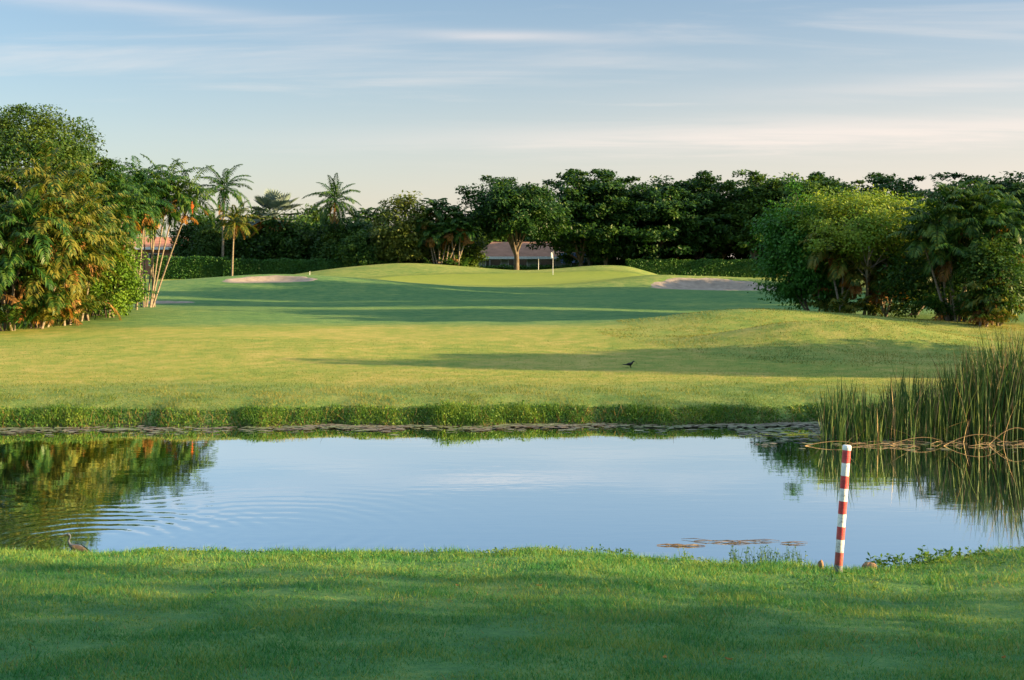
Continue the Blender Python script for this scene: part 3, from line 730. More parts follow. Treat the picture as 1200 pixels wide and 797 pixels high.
house('bungalow with pale brown roof, white eaves and blue awning behind the round tree', 560, 702, 142, ZD(283, 142), ZD(301, 142), 8, 'stucco_grey', 'roof_brown',
      [(-5, 1.6, .8, 1.1), (-2.3, 2.0, .2, 1.7), (1.0, 1.6, .8, 1.1), (4.6, 1.8, .3, 1.5)], posts=5, awn=(2.4, 5.2), grp='houses behind the trees')
house('house with reddish tiled roof half hidden behind the open palm cluster', 120, 224, 140, ZD(277, 140), ZD(290, 140), 9, 'terracotta', 'terracotta', [(-3, 1.4, 1.3, 1.2), (1, 1.4, 1.3, 1.2)], grp='houses behind the trees')
house('terracotta walled house glimpsed through the dark trees above the right hand hedge', 742, 800, 150, ZD(272, 150), ZD(286, 150), 8, 'terracotta', 'roof_brown', [(-1.5, 1.2, 1.2, 1.2), (1.5, 1.2, 1.2, 1.2)], grp='houses behind the trees')
gx = XD(228, 134); gz = zg(gx, 134)
mb = MB(); mb.box((-.5, -.12, 0), (.5, .12, 3.9)); mb.box((-.58, -.2, 3.9), (.58, .2, 4.02))
tag(link('garden_wall', mb.mesh('garden_wall', M['stucco_grey']), None, (gx, 134, gz)), 'short grey rendered garden wall at the right end of the reddish house', 'wall')


# ------------------------------------------------------------------ trees outside the frame on the right, whose long shadows cross the grass
def off_tree(x, y, label, m_, sc, rz):
    global _off
    loc = (x, y, zg(x, y))
    o = copy_tree(m_, loc, rz, sc, label, 'trees beyond the right edge')
    return o


sh1 = tree('broadleaf_tree', 'broadleaf tree beyond the right edge beside the near bank', broadleaf(80, 6.5, 2.6, 1.0, 120, 120, .26, .5, .7, .16, .2, 6, mat='leaf_mid'), 600, 5, group='trees beyond the right edge')
sh1.location = (21, 3.3, zg(21, 3.3))
off = [(25.5, 30.3, .5, 1.02), (20.5, 35.0, .8, .62), (21.5, 32.6, .8, .8), (23.0, .0, 1.1, 1.35), (36, 60.5, 1.15, 2.1), (37, 67, 1.2, 2.1), (36, 73, 1.2, 1.8), (42, 70, 1.2, 2.0), (44, 79, 1.3, 2.0), (39, 80, 1.2, 1.6), (56, 122, 1.2, 1.9)]
for i, (x, y, s1, s2) in enumerate(off):
    off_tree(x, y, 'broadleaf tree standing outside the right edge of the view', sh1, (s1, s1, s2), i * 1.9)
sh2 = tree('broadleaf_tree', 'sparse leafed tree standing outside the right edge of the view', broadleaf(81, 6.5, 2.6, 1.0, 60, 45, .22, .42, .7, .14, .2, 6, mat='leaf_mid'), 600, 5, 0, (.6, .6, 1.2), group='trees beyond the right edge')
sh2.location = (27, 5.7, zg(27, 5.7))
off_tree(28, 90.0, 'low round tree standing behind the right hand clump beside the bunker', sh1, (1.2, 1.2, .62), 2.2)
sh1['label'] = 'broadleaf tree standing outside the right edge of the view'

# ------------------------------------------------------------------ near grass, bank weeds, floating weed
def blades(P, h, w, lean, r, mb, mat=0):
    a = r.random(len(P)) * 6.28; l = r.normal(size=(len(P), 2)) * lean
    s = np.stack([np.cos(a), np.sin(a), 0 * a], 1) * (w * .5)[:, None]
    tip = P + np.stack([l[:, 0] * h, l[:, 1] * h, h], 1)
    mb.tris(np.stack([P - s, P + s, tip], 1), mat)


r = np.random.default_rng(5)
n = 230000
D = r.uniform(7.2 ** .5, 15.6 ** .5, n) ** 2
X = r.uniform(-1, 1, n) * (.44 * D + .6)
keep = D < near_y(X) + .0
D, X = D[keep], X[keep]
n1_ = np.sin(X * 1.7 + 3 * np.sin(D * 1.1)) * np.sin(D * 2.3 + X * .6) + .6 * np.sin(X * 5.1 + D * 3.7) * np.sin(D * 6.1 - X * 2)
h = .032 * r.uniform(.5, 1.5, len(D)) * (1 + .5 * n1_) + .05 * np.exp(-(near_y(X) - D) / .25) * r.random(len(D))
P = np.stack([X, D, zf(X, D) - .006], 1)
mb = MB(); blades(P, h, r.uniform(.004, .009, len(D)), .55, r, mb)
# coarser tufts
k = 900; tx = r.uniform(-6, 6, k); ty = near_y(tx) - r.exponential(1.6, k) - .05
tx = np.repeat(tx, 16) + r.normal(size=k * 16) * .05; ty = np.repeat(ty, 16) + r.normal(size=k * 16) * .05
ok = ty < near_y(tx) - .02; tx, ty = tx[ok], ty[ok]
blades(np.stack([tx, ty, zf(tx, ty) - .005], 1), r.uniform(.04, .10, len(tx)), r.uniform(.005, .01, len(tx)), .5, r, mb)
k = 2600; wx_ = r.uniform(-6, 6, k); wy_ = near_y(wx_) - r.exponential(1.5, k) - .03; q = np.sin(wx_ * 1.9 + 2) * np.sin(wy_ * 2.7) + r.normal(size=k) * .5 > .25
wx_, wy_ = np.repeat(wx_[q], 5), np.repeat(wy_[q], 5); k = len(wx_); wx_ = wx_ + r.normal(size=k) * .03; wy_ = wy_ + r.normal(size=k) * .03
ok = wy_ < near_y(wx_) - .03; wx_, wy_ = wx_[ok], wy_[ok]; k = len(wx_)
P = np.stack([wx_, wy_, zf(wx_, wy_) + r.uniform(.02, .05, k)], 1)
leaves(mb, P, r.normal(size=P.shape) * np.array([1, 1, .3]), norm(np.array([0, 0, 1.0]) + r.normal(size=P.shape) * .35), r.uniform(.02, .045, k), r.uniform(.012, .025, k), 1)
k = 9000; dx_ = r.uniform(-6.5, 6.5, k); dy_ = r.uniform(7.3, 14.6, k); q = (dy_ < near_y(dx_) - .05) & (np.sin(dx_ * .8 + 1.3 * dy_) + np.sin(dx_ * 2.1 - dy_ * 3.3) + r.normal(size=k) > .9); dx_, dy_ = dx_[q], dy_[q]
blades(np.stack([dx_, dy_, zf(dx_, dy_) - .005], 1), r.uniform(.03, .06, len(dx_)), r.uniform(.004, .008, len(dx_)), .8, r, mb, 2)
tag(link('grass', mb.mesh('grass', [M['grass_blade'], M['weed'], M['weed_dry']])), 'short mown grass on the near bank, shaded with sunlit streaks', 'grass', kind='stuff')

n = 155000
D = 26.7 + 15.7 * r.random(n) ** 1.7; X = r.uniform(-1, 1, n) * (.43 * D + 1); ok = D > far_y(X) + .62; D, X = D[ok], X[ok]; n = len(D); ok = (D < 33) | (r.random(n) < .4); D, X = D[ok], X[ok]; n = len(D)
P = np.stack([X, D, zf(X, D) - .006], 1)
mb = MB(); blades(P, .026 * r.uniform(.5, 1.7, n) * (1 + 1.1 * (1 - sstep(29.3, 31.2, D + .4 * np.sin(X * .8))) * (.6 + .5 * np.sin(X * 3.1 + 2 * np.sin(D * 2.2)))) * (1 + .5 * sstep(8, 4, abs(X - 10.5)) * (D > 36)), r.uniform(.007, .014, n), .6, r, mb)
tag(link('grass', mb.mesh('grass', M['fairway_blade'])), 'short fairway turf blades on the sunlit ground beyond the pond', 'grass', kind='stuff')

n = 60000
D = r.uniform(34, 54, n); X = r.uniform(3.0, 20, n); q = (((X - 11.5) / 8.2) ** 2 + ((D - 44) / 10.2) ** 2 < 1 + .15 * np.sin(X * 2 + D)) & (np.sin(X * 1.7 + D * .9) * np.sin(X * .6 - D * 1.3) + r.normal(size=n) * .6 > -.15); D, X = D[q], X[q]; n = len(D)
mb = MB(); blades(np.stack([X, D, zf(X, D) - .006], 1), r.uniform(.025, .065, n), r.uniform(.014, .03, n), .7, r, mb, 0)
tag(link('grass', mb.mesh('grass', M['rough_blade'])), 'longer rough grass covering the mounds in front of the right hand clump', 'grass', kind='stuff')

mb = MB(); n = 26000
X = r.uniform(-15, 14, n); t = r.uniform(.02, .85, n); Y = far_y(X) + t
lump = .8 + .5 * np.sin(X * 2.3 + 1) * np.sin(X * .9) + .3 * np.sin(X * 7.7) * np.sin(X * 3.1) + .35 * np.sin(X * .55 + 2)
h = (.055 + .11 * np.exp(-((t - .35) / .3) ** 2)) * lump * r.uniform(.4, 1.5, n)
P = np.stack([X, Y, zf(X, Y) - .01], 1); blades(P, h, r.uniform(.01, .022, n), .35, r, mb)
n = 22000
X = r.uniform(-15, 14, n); t = r.uniform(.03, .7, n); Y = far_y(X) + t
lump = .8 + .5 * np.sin(X * 2.3 + 1) * np.sin(X * .9) + .3 * np.sin(X * 7.7) * np.sin(X * 3.1) + .35 * np.sin(X * .55 + 2)
P = np.stack([X, Y, zf(X, Y) + r.uniform(0, .13, n) * lump], 1)
leaves(mb, P, r.normal(size=P.shape), norm(np.array([.1, -.5, .8]) + r.normal(size=P.shape) * .5), r.uniform(.03, .07, n), r.uniform(.02, .045, n))
n = 1600; X = r.uniform(-15, 14, n); Y = far_y(X) + r.uniform(.0, .5, n)
blades(np.stack([X, Y, zf(X, Y) - .01], 1), r.uniform(.08, .28, n), r.uniform(.008, .016, n), .5, r, mb, 1)
tag(link('bank_weeds', mb.mesh('bank_weeds', [M['weed'], M['weed_dry']])), 'ragged strip of bright green weeds along the far bank of the pond', 'weeds', kind='stuff')

mb = MB()
n = 5200
X = np.concatenate([r.uniform(-14, 13, n), r.uniform(4.5, 10, 1800)]); off_ = np.abs(np.concatenate([r.normal(0, .30, n), r.normal(0, 1.1, 1800)]))
dens = .5 + .5 * np.sin(X * 1.1 + 2 * np.sin(X * .5 + off_ * 2)) + r.normal(0, .25, len(X))
ok = dens > .25; X, off_ = X[ok], off_[ok]
Y = far_y(X) - .05 - off_
s = r.uniform(.02, .075, len(X)); a = r.random(len(X)) * 6.28
th = np.linspace(0, 2 * np.pi, 6, endpoint=False)
V = np.stack([X[:, None] + s[:, None] * 1.5 * np.cos(th + a[:, None]), Y[:, None] + s[:, None] * np.sin(th + a[:, None]), np.broadcast_to((.006 + .02 * r.random(len(X)))[:, None], (len(X), 6)) + r.uniform(0, .01, (len(X), 6))], -1)
mb.v.append(V.reshape(-1, 3)); mb.f.append(np.arange(V.shape[0] * 6).reshape(-1, 6)); mb.m.append(np.zeros(len(X), np.int32)); mb.n += V.shape[0] * 6
tag(link('floating_weed', mb.mesh('floating_weed', M['pad'])), 'band of floating dead leaves and weed along the far shore', 'floating weed', kind='stuff')


# ------------------------------------------------------------------ reeds
def strips(mb, B, H, W, lean, r, mat=0):
    n = len(B); a = r.random(n) * 6.28; sd = np.stack([np.cos(a), np.sin(a), 0 * a], 1) * (W * .5)[:, None]
    l = r.normal(size=(n, 2)) * lean
    t = np.array([0, .35, .7, 1.0])
    off = np.stack([np.stack([l[:, 0] * H * q ** 1.8, l[:, 1] * H * q ** 1.8, H * q * (1 - .06 * q)], 1) for q in t], 1)
    C_ = B[:, None] + off; ww = np.array([1, .95, .7, .05])
    Lf = C_ - sd[:, None] * ww[None, :, None]; Rt = C_ + sd[:, None] * ww[None, :, None]
    for j in range(3):
        mb.quads(np.stack([Lf[:, j], Rt[:, j], Rt[:, j + 1], Lf[:, j + 1]], 1), mat)


def reed_clump(label, px0, px1, n, hfun, nd_, seed, d0=24.2, d1=26.6, nh=0):
    r = np.random.default_rng(seed); pm = (px0 + px1) / 2; Dm = (d0 + d1) / 2
    xm = XD(pm, Dm)
    t = thing('reed_clump', label, 'reeds', (xm, Dm, 0), 0, 1, 'reed clumps in the pond')
    def pos(k):
        p = r.uniform(px0, px1, k); d = d0 + (d1 - d0) * r.random(k)
        return p, np.stack([XD(p, d) - xm, d - Dm, np.maximum(zf(XD(p, d), d), -.25) - .03], 1)
    p, B = pos(n); H = hfun(p) * r.uniform(.55, 1.08, n)
    mb = MB(); strips(mb, B, H, r.uniform(.014, .030, n), .09, r); link('leaves', mb.mesh('leaves', M['reed']), t)
    p, B = pos(nd_); H = hfun(p) * r.uniform(.35, 1.12, nd_)
    mb = MB(); strips(mb, B, H, r.uniform(.010, .022, nd_), .13, r)
    p, B = pos(nd_ // 2); H = r.uniform(.3, .9, nd_ // 2); strips(mb, B, H, r.uniform(.010, .02, nd_ // 2), .9, r)
    link('dry_stalks', mb.mesh('dry_stalks', M['reed_dry']), t)
    return t


reed_clump('low sparse green reeds at the left end of the reed bed', 962, 1034, 330, lambda p: np.interp(p, [960, 985, 1034], [1.2, 1.6, 1.15]), 70, 91, 24.0, 25.6)
reed_clump('mixed green and tan reeds in the middle of the reed bed', 1034, 1112, 520, lambda p: np.interp(p, [1034, 1060, 1112], [1.25, 1.65, 1.6]), 150, 92)
reed_clump('tallest dense reeds with tan tips at the right end of the reed bed', 1108, 1260, 1700, lambda p: np.interp(p, [1108, 1150, 1180, 1260], [1.75, 2.2, 2.5, 2.5]), 420, 93)

bent = [(1078, 23.9, .55, .12, 'thin dead reed stalk lying flat on the water below the middle reeds'), (1145, 23.8, .62, .19, 'pale arched dead reed stalk bent over the water'),
        (1190, 23.9, .5, .30, 'leaning pale reed stalk at the right edge of the reed bed'), (975, 23.8, .5, .06, 'dead reed stalk floating at the left end of the reed bed')]
for px, D, L, hh, lab in bent:
    x = XD(px, D); mb = MB()
    mb.tube(bez(np.array([-L, 0, -.02]), np.array([.1, .05, hh * 2]), np.array([L * .9, .1, .01]), 12), np.linspace(.007, .003, 12), 6)
    tag(link('bent_reed', mb.mesh('bent_reed', M['reed_dry'], True), None, (x, D, .02)), lab, 'dead reed', 'dead reed stalks on the water')
mb = MB()
for i in range(30):
    x0 = r.uniform(-1.7, 2.3); L = r.uniform(.1, .4); y0 = r.normal() * .22; a = r.normal() * .4
    mb.tube(np.array([[x0 - L, y0 - L * a, .0], [x0, y0, .02 + .02 * r.random()], [x0 + L, y0 + L * a, .0]]), [.004, .006, .003], 5)
tag(link('reed_litter', mb.mesh('reed_litter', M['wood_dry']), None, (XD(1100, 23.95), 23.95, .012)), 'long brown raft of dead stalks floating along the foot of the reed bed', 'reed litter')

mb = MB()
for i in range(20):
    x0 = r.uniform(-.62, .62); L = r.uniform(.05, .2); y0 = -.12 * x0 + .05 * math.sin(x0 * 7) + r.normal() * .03; a = -.12 + r.normal() * .12
    mb.tube(np.array([[x0 - L, y0 - L * a, .0], [x0, y0, .012], [x0 + L, y0 + L * a, .0]]), [.002, .0045, .002], 5)
tag(link('reed_litter', mb.mesh('reed_litter', M['wood_dry']), None, (XD(872, 15.75), 15.75, .008)), 'thin brown raft of dead reed bits floating left of the striped stake', 'reed litter')
mb = MB()
for i in range(7):
    x0 = r.uniform(-.22, .22); L = r.uniform(.05, .16); y0 = -.1 * x0 + r.normal() * .02
    mb.tube(np.array([[x0 - L, y0, .0], [x0, y0, .01], [x0 + L, y0 - L * .1, .0]]), [.005, .009, .004], 5)
tag(link('reed_litter', mb.mesh('reed_litter', M['wood_dry']), None, (XD(797, 15.55), 15.55, .006)), 'short scrap of brown reed litter floating beyond the near bank', 'reed litter')


# ------------------------------------------------------------------ small plants on the near shore
def sprouts(name, label, px, D, wid, n, hmin, hmax, seed, leafy=5, mat='weed', lf=.03, grp='weeds at the near shore', dz=None):
    r = np.random.default_rng(seed); x = XD(px, D); z = zg(x, D) if dz is None else dz
    t = thing(name, label, 'weed', (x, D, z), 0, 1, grp)
    sm = MB(); lm = MB()
    for i in range(n):
        b = np.array([r.uniform(-wid, wid), r.normal() * .08, -.02]); h = r.uniform(hmin, hmax)
        tp = b + np.array([r.normal() * .15 * h, r.normal() * .15 * h, h])
        P = bez(b, (b + tp) / 2 + np.append(r.normal(size=2) * .02, 0), tp, 6)
        sm.tube(P, np.linspace(.003, .0015, 6), 4, cap=False)
        k = leafy; q = r.uniform(.3, 1, k); PP = b + (tp - b) * q[:, None]
        dd = norm(r.normal(size=(k, 3)) * np.array([1, 1, .3]) + np.array([0, 0, .35]))
        leaves(lm, PP + dd * lf * .5, dd, norm(np.array([0, 0, 1.0]) + r.normal(size=(k, 3)) * .4), lf * r.uniform(.7, 1.3, k), lf * r.uniform(.35, .6, k))
    link('stems', sm.mesh('stems', M[mat]), t); link('leaves', lm.mesh('leaves', M[mat]), t)
    return t


sprouts('water_weed', 'upright thin water weeds in the shallows left of the striped stake', 898, 14.3, .42, 120, .12, .32, 101, 6, lf=.032, dz=0)
sprouts('water_weed', 'tiny weed sprig standing alone in the shallows beyond the near bank', 803, 14.75, .06, 12, .06, .17, 102, 5, lf=.025, dz=0)
sprouts('leafy_weed', 'broad leafed weeds at the water edge right of the striped stake', 1062, 13.9, .42, 70, .05, .16, 103, 6, lf=.06)
sprouts('leafy_weed', 'leafy weed patch on the bank further right of the stake', 1118, 14.3, .40, 60, .04, .13, 104, 6, lf=.055)
sprouts('leafy_weed', 'ragged weeds fringing the near bank in the middle', 660, 14.62, .8, 80, .03, .10, 105, 5, lf=.04)
sprouts('leafy_weed', 'ragged weeds fringing the near bank right of the middle', 752, 14.5, .6, 60, .03, .09, 106, 5, lf=.04)


# ------------------------------------------------------------------ hazard stake
D = 13.3; x = XD(982, D); z = zg(x, D)
st = thing('hazard_stake', 'leaning hazard stake with red and white bands at the pond edge', 'stake', (x, D, z))
st.rotation_euler = (rad(-2), rad(4.6), 0)
H = 1.325; rr_ = .042
th = np.linspace(0, 2 * np.pi, 24, endpoint=False)
bounds = [.08]
nb = 9
top_ = H - .055
for i in range(nb): bounds.append(.08 + (top_ - .08) * (i + 1) / nb)
mb = MB()
for i in range(nb):
    zz = np.linspace(bounds[i], bounds[i + 1], 3)
    Rz = rr_ * np.ones(3) * (1.0 if i % 2 else 1.012)
    G = np.stack([Rz[:, None] * np.cos(th), Rz[:, None] * np.sin(th), np.repeat(zz[:, None], 24, 1)], -1)
    mb.grid(G, 1 if i % 2 == 0 else 0, True)
link('shaft', mb.mesh('shaft', [M['stake_white'], M['red']], True), st)
def turned(prof, mat, name, parent):
    mb = MB(); prof = np.array(prof); G = np.stack([prof[:, :1] * np.cos(th), prof[:, :1] * np.sin(th), np.repeat(prof[:, 1:], 24, 1)], -1); mb.grid(G, 0, True)
    return link(name, mb.mesh(name, mat, True), parent)
turned([(.044, top_ + .001), (.045, top_ + .004), (.045, H - .012), (.038, H - .002), (.02, H), (.0005, H)], M['white'], 'cap', st)
turned([(.046, -.25), (.046, .075), (.044, .0795), (.04, .0798)], M['grey'], 'base_sleeve', st)


def rock(label, px, D, s, seed, name='stone', mat='rock'):
    r = np.random.default_rng(seed); x = XD(px, D)
    u = np.linspace(0, np.pi, 12); v = np.linspace(0, 2 * np.pi, 18, endpoint=False); U, V = np.meshgrid(u, v, indexing='ij')
    k = 1 + .10 * np.sin(3 * V + r.random() * 6) * np.sin(U) + .08 * np.sin(2 * V + 4 * U) + .05 * np.sin(7 * V + 2 * U)
    G = np.stack([s[0] * k * np.sin(U) * np.cos(V), s[1] * k * np.sin(U) * np.sin(V), s[2] * (k * np.cos(U) + .55)], -1)
    mb = MB(); mb.grid(G, 0, True)
    return tag(link(name, mb.mesh(name, M[mat], True), None, (x, D, zg(x, D)), seed), label, 'stone')


rock('rounded brown stone at the water edge just right of the striped stake', 1019, 13.75, (.085, .06, .055), 3)
rock('small upright brown stone just left of the striped stake', 962, 13.6, (.028, .03, .06), 4)

for i, (px, py, lab) in enumerate([(632, 690, 'dry fallen leaf in the sunlit streak of the near bank'), (779, 776, 'tan fallen leaf low on the shaded grass, centre right'), (854, 778, 'brown fallen leaf on the shaded grass near the bottom, right of the tan one'),
                                   (1176, 776, 'dry fallen leaf near the bottom right corner'), (536, 690, 'small dry leaf on the near bank left of the stake and the other leaf')]):
    Dd = 10.0
    for _ in range(40): Dd += .5 * ((HC - zg(XD(px, Dd), Dd)) * F / (py - HY) - Dd)
    xx = XD(px, Dd); mb = MB(); q = np.linspace(-1, 1, 7); w_ = .02 * (1 - q ** 2) + .002
    G = np.stack([np.stack([q * .04, w_ * s_, .012 * np.abs(s_) + .012 * q ** 2 + 0 * q], -1) for s_ in (-1, -.3, .3, 1)], 0); mb.grid(G)
    tag(link('fallen_leaf', mb.mesh('fallen_leaf', M['frond_dry']), None, (xx, Dd, zg(xx, Dd) + .025), i * 1.3, .65), lab, 'leaf', 'fallen leaves on the near bank')


# ------------------------------------------------------------------ flag and course stakes
def stick(name, label, px, D, h, rad_, cat, flag=False, grp=None):
    x = XD(px, D); t = thing(name, label, cat, (x, D, zg(x, D)), 0, 1, grp)
    mb = MB(); mb.tube(np.array([[0, 0, -.1], [0, 0, h * .5], [0, 0, h]]), rad_, 8); link('pole', mb.mesh('pole', M['white'], True), t)
    mb = MB()
    if flag:
        u = np.linspace(0, 1, 9); v = np.linspace(0, 1, 7); U, V = np.meshgrid(u, v)
        G = np.stack([-.02 - .17 * U, .05 * np.sin(U * 7 + V * 2), h - .04 - .5 * V - .10 * U], -1); mb.grid(G)
        link('flag', mb.mesh('flag', M['white'], True), t)
    else:
        mb.tube(np.array([[0, 0, h], [0, 0, h + .02], [0, 0, h + .03]]), [rad_ * 1.25, rad_ * 1.25, rad_ * .6], 8); link('cap', mb.mesh('cap', M['white'], True), t)
    return t


stick('golf_flag', 'white flag hanging limp on a thin pole in the green', 648, 106, 1.95, .016, 'flag', True)
stick('marker_post', 'small white post beside the left bunker', 363, 90, .28, .022, 'post', grp='white marker posts on the course')
stick('marker_post', 'thin white post left of the flag behind the green', 631, 117, 1.2, .022, 'post', grp='white marker posts on the course')


# ------------------------------------------------------------------ birds
def skinned(name, verts, edges, radii, mats, pick, parent=None):
    me = bpy.data.meshes.new(name); me.from_pydata([tuple(v) for v in verts], edges, [])
    o = bpy.data.objects.new(name, me); C.objects.link(o)
    m = o.modifiers.new('s', 'SKIN'); m.use_smooth_shade = True
    s2 = o.modifiers.new('u', 'SUBSURF'); s2.levels = 2
    for i, rr in enumerate(radii):
        me.skin_vertices[0].data[i].radius = rr if isinstance(rr, tuple) else (rr, rr)
    me.skin_vertices[0].data[0].use_root = True
    dg = bpy.context.evaluated_depsgraph_get(); dg.update()
    me2 = bpy.data.meshes.new_from_object(o.evaluated_get(dg)); me2.name = name
    C.objects.unlink(o); bpy.data.objects.remove(o)
    me2.materials.clear()
    for q in mats: me2.materials.append(q)
    for p in me2.polygons: p.material_index = pick(p.center); p.use_smooth = True
    return link(name, me2, parent)


def wing(name, parent, side, A, B, w, mat):
    """folded wing: a thin lens lying on the flank from shoulder A to tip B"""
    A, B = np.array(A), np.array(B); n = 10; t = np.linspace(0, 1, n)
    mb = MB(); rows = []
    for q in t:
        c = A + (B - A) * q; hw = w * np.sin(np.pi * (.12 + .85 * q)) ** .7
        rows.append([c + np.array([0, side * .012 * np.sin(np.pi * v_) , hw * (v_ - .5) * 1.6]) for v_ in np.linspace(0, 1, 7)])
    G = np.array(rows); mb.grid(G)
    G2 = G - np.array([0, side * .008, 0]); mb.grid(G2[:, ::-1])
    return link(name, mb.mesh(name, mat, True), parent)


D = 14.62; x = XD(90, D); z = .02
hv = [(0, 0, .19), (.07, 0, .165), (.15, 0, .125), (-.06, 0, .20), (-.095, 0, .235), (-.105, 0, .28), (-.085, 0, .315), (-.085, 0, .345), (-.11, 0, .358), (-.14, 0, .35), (-.20, 0, .338),
      (.01, -.02, .10), (.02, -.02, .0), (.005, -.022, -.06), (.03, .02, .10), (.035, .02, .0), (.02, .022, -.06)]
he = [(0, 1), (1, 2), (0, 3), (3, 4), (4, 5), (5, 6), (6, 7), (7, 8), (8, 9), (9, 10), (0, 11), (11, 12), (12, 13), (1, 14), (14, 15), (15, 16)]
hr = [.052, .042, .012, .036, .018, .014, .013, .014, .019, .011, .003, .009, .006, .006, .009, .006, .006]
def hpick(c):
    if c.x < -.125 and c.z > .3: return 2
    if c.z < .12 and c.x < .06: return 2
    if c.z < .155 and abs(c.x) < .08: return 1
    return 0
hb = skinned('heron', hv, he, hr, [M['slate'], M['white_feather'], M['bill']], hpick)
hb.location = (x, D, z); hb.scale = (.9, .9, .9)
tag(hb, 'slim grey heron with curved neck standing at the pond edge on the left', 'heron')
for s_ in (-1, 1):
    wing('wing', hb, s_, (-.04, s_ * .04, .205), (.17, s_ * .02, .125), .055, M['brown_feather'])

D = 34.0
for _ in range(30): D += .5 * ((HC - zg(XD(739, D), D)) * F / (431 - HY) - D)
x = XD(739, D)
gv = [(0, 0, .10), (-.06, 0, .088), (-.15, 0, .085), (-.22, 0, .088), (.045, 0, .13), (.06, 0, .165), (.075, 0, .178), (.098, 0, .176), (.125, 0, .17),
      (.0, -.018, .05), (.01, -.018, .0), (.045, -.018, -.004), (-.01, .018, .05), (0, .018, .0), (.035, .018, -.004)]
ge = [(0, 1), (1, 2), (2, 3), (0, 4), (4, 5), (5, 6), (6, 7), (7, 8), (0, 9), (9, 10), (10, 11), (0, 12), (12, 13), (13, 14)]
gr = [.042, .032, .014, .010, .032, .022, .024, .012, .003, .008, .005, .003, .008, .005, .003]
gb = skinned('grackle', gv, ge, gr, [M['black_feather'], M['grey']], lambda c: 0)
gb.location = (x, D, zg(x, D)); gb.scale = (.98, .98, .98)
tag(gb, 'small black long tailed bird standing on the shaded fairway', 'bird')
for s_ in (-1, 1):
    wing('wing', gb, s_, (.02, s_ * .036, .115), (-.12, s_ * .014, .092), .04, M['black_feather'])

# ------------------------------------------------------------------ sky, sun, camera
w = bpy.data.worlds.new('World'); scene.world = w; w.use_nodes = True
nt = w.node_tree; nt.nodes.clear()
out = nt.nodes.new('ShaderNodeOutputWorld'); bgn = nt.nodes.new('ShaderNodeBackground'); bgn.inputs['Strength'].default_value = .05
sky = nt.nodes.new('ShaderNodeTexSky'); sky.sky_type = 'NISHITA'; sky.sun_disc = False
sky.sun_elevation = rad(SUN_EL); sky.sun_rotation = rad(90 + SUN_AZ)
sky.air_density = .95; sky.dust_density = 1.0; sky.ozone_density = 2.3; sky.altitude = 0
tc = nt.nodes.new('ShaderNodeTexCoord'); sp = nt.nodes.new('ShaderNodeSeparateXYZ'); nt.links.new(tc.outputs['Generated'], sp.inputs[0])
cb = nt.nodes.new('ShaderNodeCombineXYZ')
den = math_(nt, 'MAXIMUM', math_(nt, 'ADD', sp.outputs[2], .05), .02)         # project on a high flat layer so clouds thin out to streaks low down
nt.links.new(math_(nt, 'DIVIDE', sp.outputs[0], den), cb.inputs[0]); nt.links.new(math_(nt, 'DIVIDE', sp.outputs[1], den), cb.inputs[1])
mp = nt.nodes.new('ShaderNodeMapping'); mp.inputs['Scale'].default_value = (.30, .85, 1); mp.inputs['Location'].default_value = (3.1, 1.7, 0); mp.inputs['Rotation'].default_value = (0, 0, .12)
nt.links.new(cb.outputs[0], mp.inputs[0])
c1 = noise(nt, mp.outputs[0], .55, 7, .58, .6); c2 = noise(nt, mp.outputs[0], 1.9, 6, .6, .8)
cl = math_(nt, 'ADD', math_(nt, 'MULTIPLY', c1, .7), math_(nt, 'MULTIPLY', c2, .3))
mr = nt.nodes.new('ShaderNodeMapRange'); mr.interpolation_type = 'SMOOTHSTEP'; nt.links.new(cl, mr.inputs[0])
mr.inputs[1].default_value = .55; mr.inputs[2].default_value = .69; mr.inputs[3].default_value = 0; mr.inputs[4].default_value = .36
cm = mixc(nt, mr.outputs[0], sky.outputs[0], (5.0, 4.6, 4.3))
# a bright cirrus wisp and a soft low cloud bank
def streak(x0, z0, wx, wz, tilt, amp):
    n_ = noise(nt, mp.outputs[0], 3.0, 5, .6, .5)
    dz = math_(nt, 'SUBTRACT', math_(nt, 'SUBTRACT', sp.outputs[2], z0), math_(nt, 'MULTIPLY', math_(nt, 'SUBTRACT', sp.outputs[0], x0), tilt))
    dz = math_(nt, 'ADD', dz, math_(nt, 'MULTIPLY', math_(nt, 'SUBTRACT', n_, .5), wz * 2.2))
    a_ = math_(nt, 'POWER', math_(nt, 'ABSOLUTE', math_(nt, 'DIVIDE', dz, wz)), 2.0)
    b_ = math_(nt, 'POWER', math_(nt, 'ABSOLUTE', math_(nt, 'DIVIDE', math_(nt, 'SUBTRACT', sp.outputs[0], x0), wx)), 2.0)
    return math_(nt, 'MULTIPLY', math_(nt, 'EXPONENT', math_(nt, 'MULTIPLY', math_(nt, 'ADD', a_, b_), -1.0)), math_(nt, 'MULTIPLY', n_, amp * 2))
for st_ in ((.005, .170, .075, .0042, -.03, .42), (.26, .094, .30, .012, .01, .55), (.40, .128, .2, .009, .02, .3), (-.28, .184, .10, .006, -.04, .3)):
    cm = mixc(nt, math_(nt, 'MINIMUM', streak(*st_), 1.0), cm, (5.6, 4.9, 4.5))
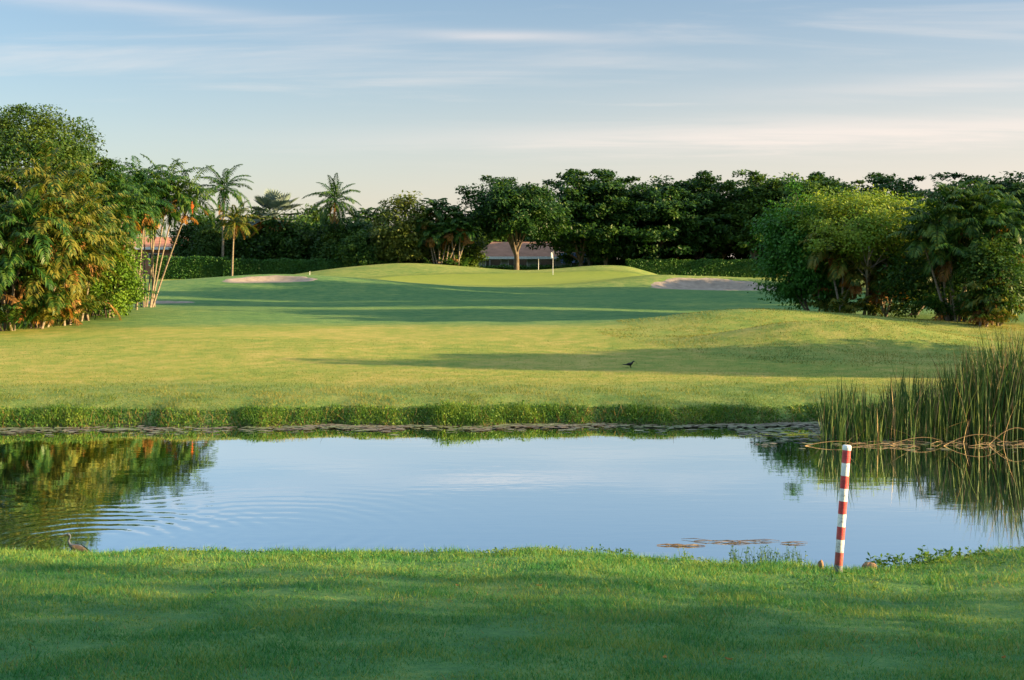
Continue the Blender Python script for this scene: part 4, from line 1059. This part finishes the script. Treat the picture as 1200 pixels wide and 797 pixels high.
# thin high veil: long sight lines near the horizon cross more of it
veil = math_(nt, 'EXPONENT', math_(nt, 'MULTIPLY', math_(nt, 'POWER', math_(nt, 'MULTIPLY', math_(nt, 'MAXIMUM', sp.outputs[2], 0.0), 9.0), 1.5), -1.0))
vx = math_(nt, 'MULTIPLY_ADD', sp.outputs[0], .8, .64)
cm = mixc(nt, math_(nt, 'MULTIPLY', veil, vx), cm, (5.4, 4.45, 3.85))
# bright cloud layer added overhead, out of view, to lift the fill in shade
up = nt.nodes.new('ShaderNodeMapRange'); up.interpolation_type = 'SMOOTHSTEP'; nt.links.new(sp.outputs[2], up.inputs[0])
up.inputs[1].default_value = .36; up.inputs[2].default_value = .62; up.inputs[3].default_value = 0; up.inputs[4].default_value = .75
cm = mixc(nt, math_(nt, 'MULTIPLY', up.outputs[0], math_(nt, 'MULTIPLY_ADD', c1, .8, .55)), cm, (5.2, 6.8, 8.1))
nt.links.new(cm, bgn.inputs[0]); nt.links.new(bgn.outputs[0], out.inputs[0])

sl = bpy.data.lights.new('sun', 'SUN'); sl.energy = 5; sl.angle = rad(.5); sl.color = (1, .70, .33)
so = bpy.data.objects.new('sun', sl); C.objects.link(so)
e, a = rad(SUN_EL), rad(SUN_AZ)
sd = Vector((math.cos(e) * math.cos(a), -math.cos(e) * math.sin(a), math.sin(e)))
so.rotation_euler = sd.to_track_quat('Z', 'Y').to_euler(); so.location = (60, -10, 40)

cd = bpy.data.cameras.new('camera'); co = bpy.data.objects.new('camera', cd); C.objects.link(co)
co.location = (0, 0, HC); co.rotation_euler = (rad(90), 0, 0)
cd.sensor_width = 36; cd.lens = 36 * F / 1200; cd.shift_y = -(398.5 - HY) / 1200
cd.clip_start = .1; cd.clip_end = 5000
scene.camera = co
scene.view_settings.view_transform = 'Standard'; scene.view_settings.look = 'None'
scene.view_settings.gamma = 1; scene.view_settings.exposure = 2.0; scene.view_settings.use_curve_mapping = False
scene.cycles.max_bounces = 6; scene.cycles.transparent_max_bounces = 4
scene.cycles.use_denoising = True
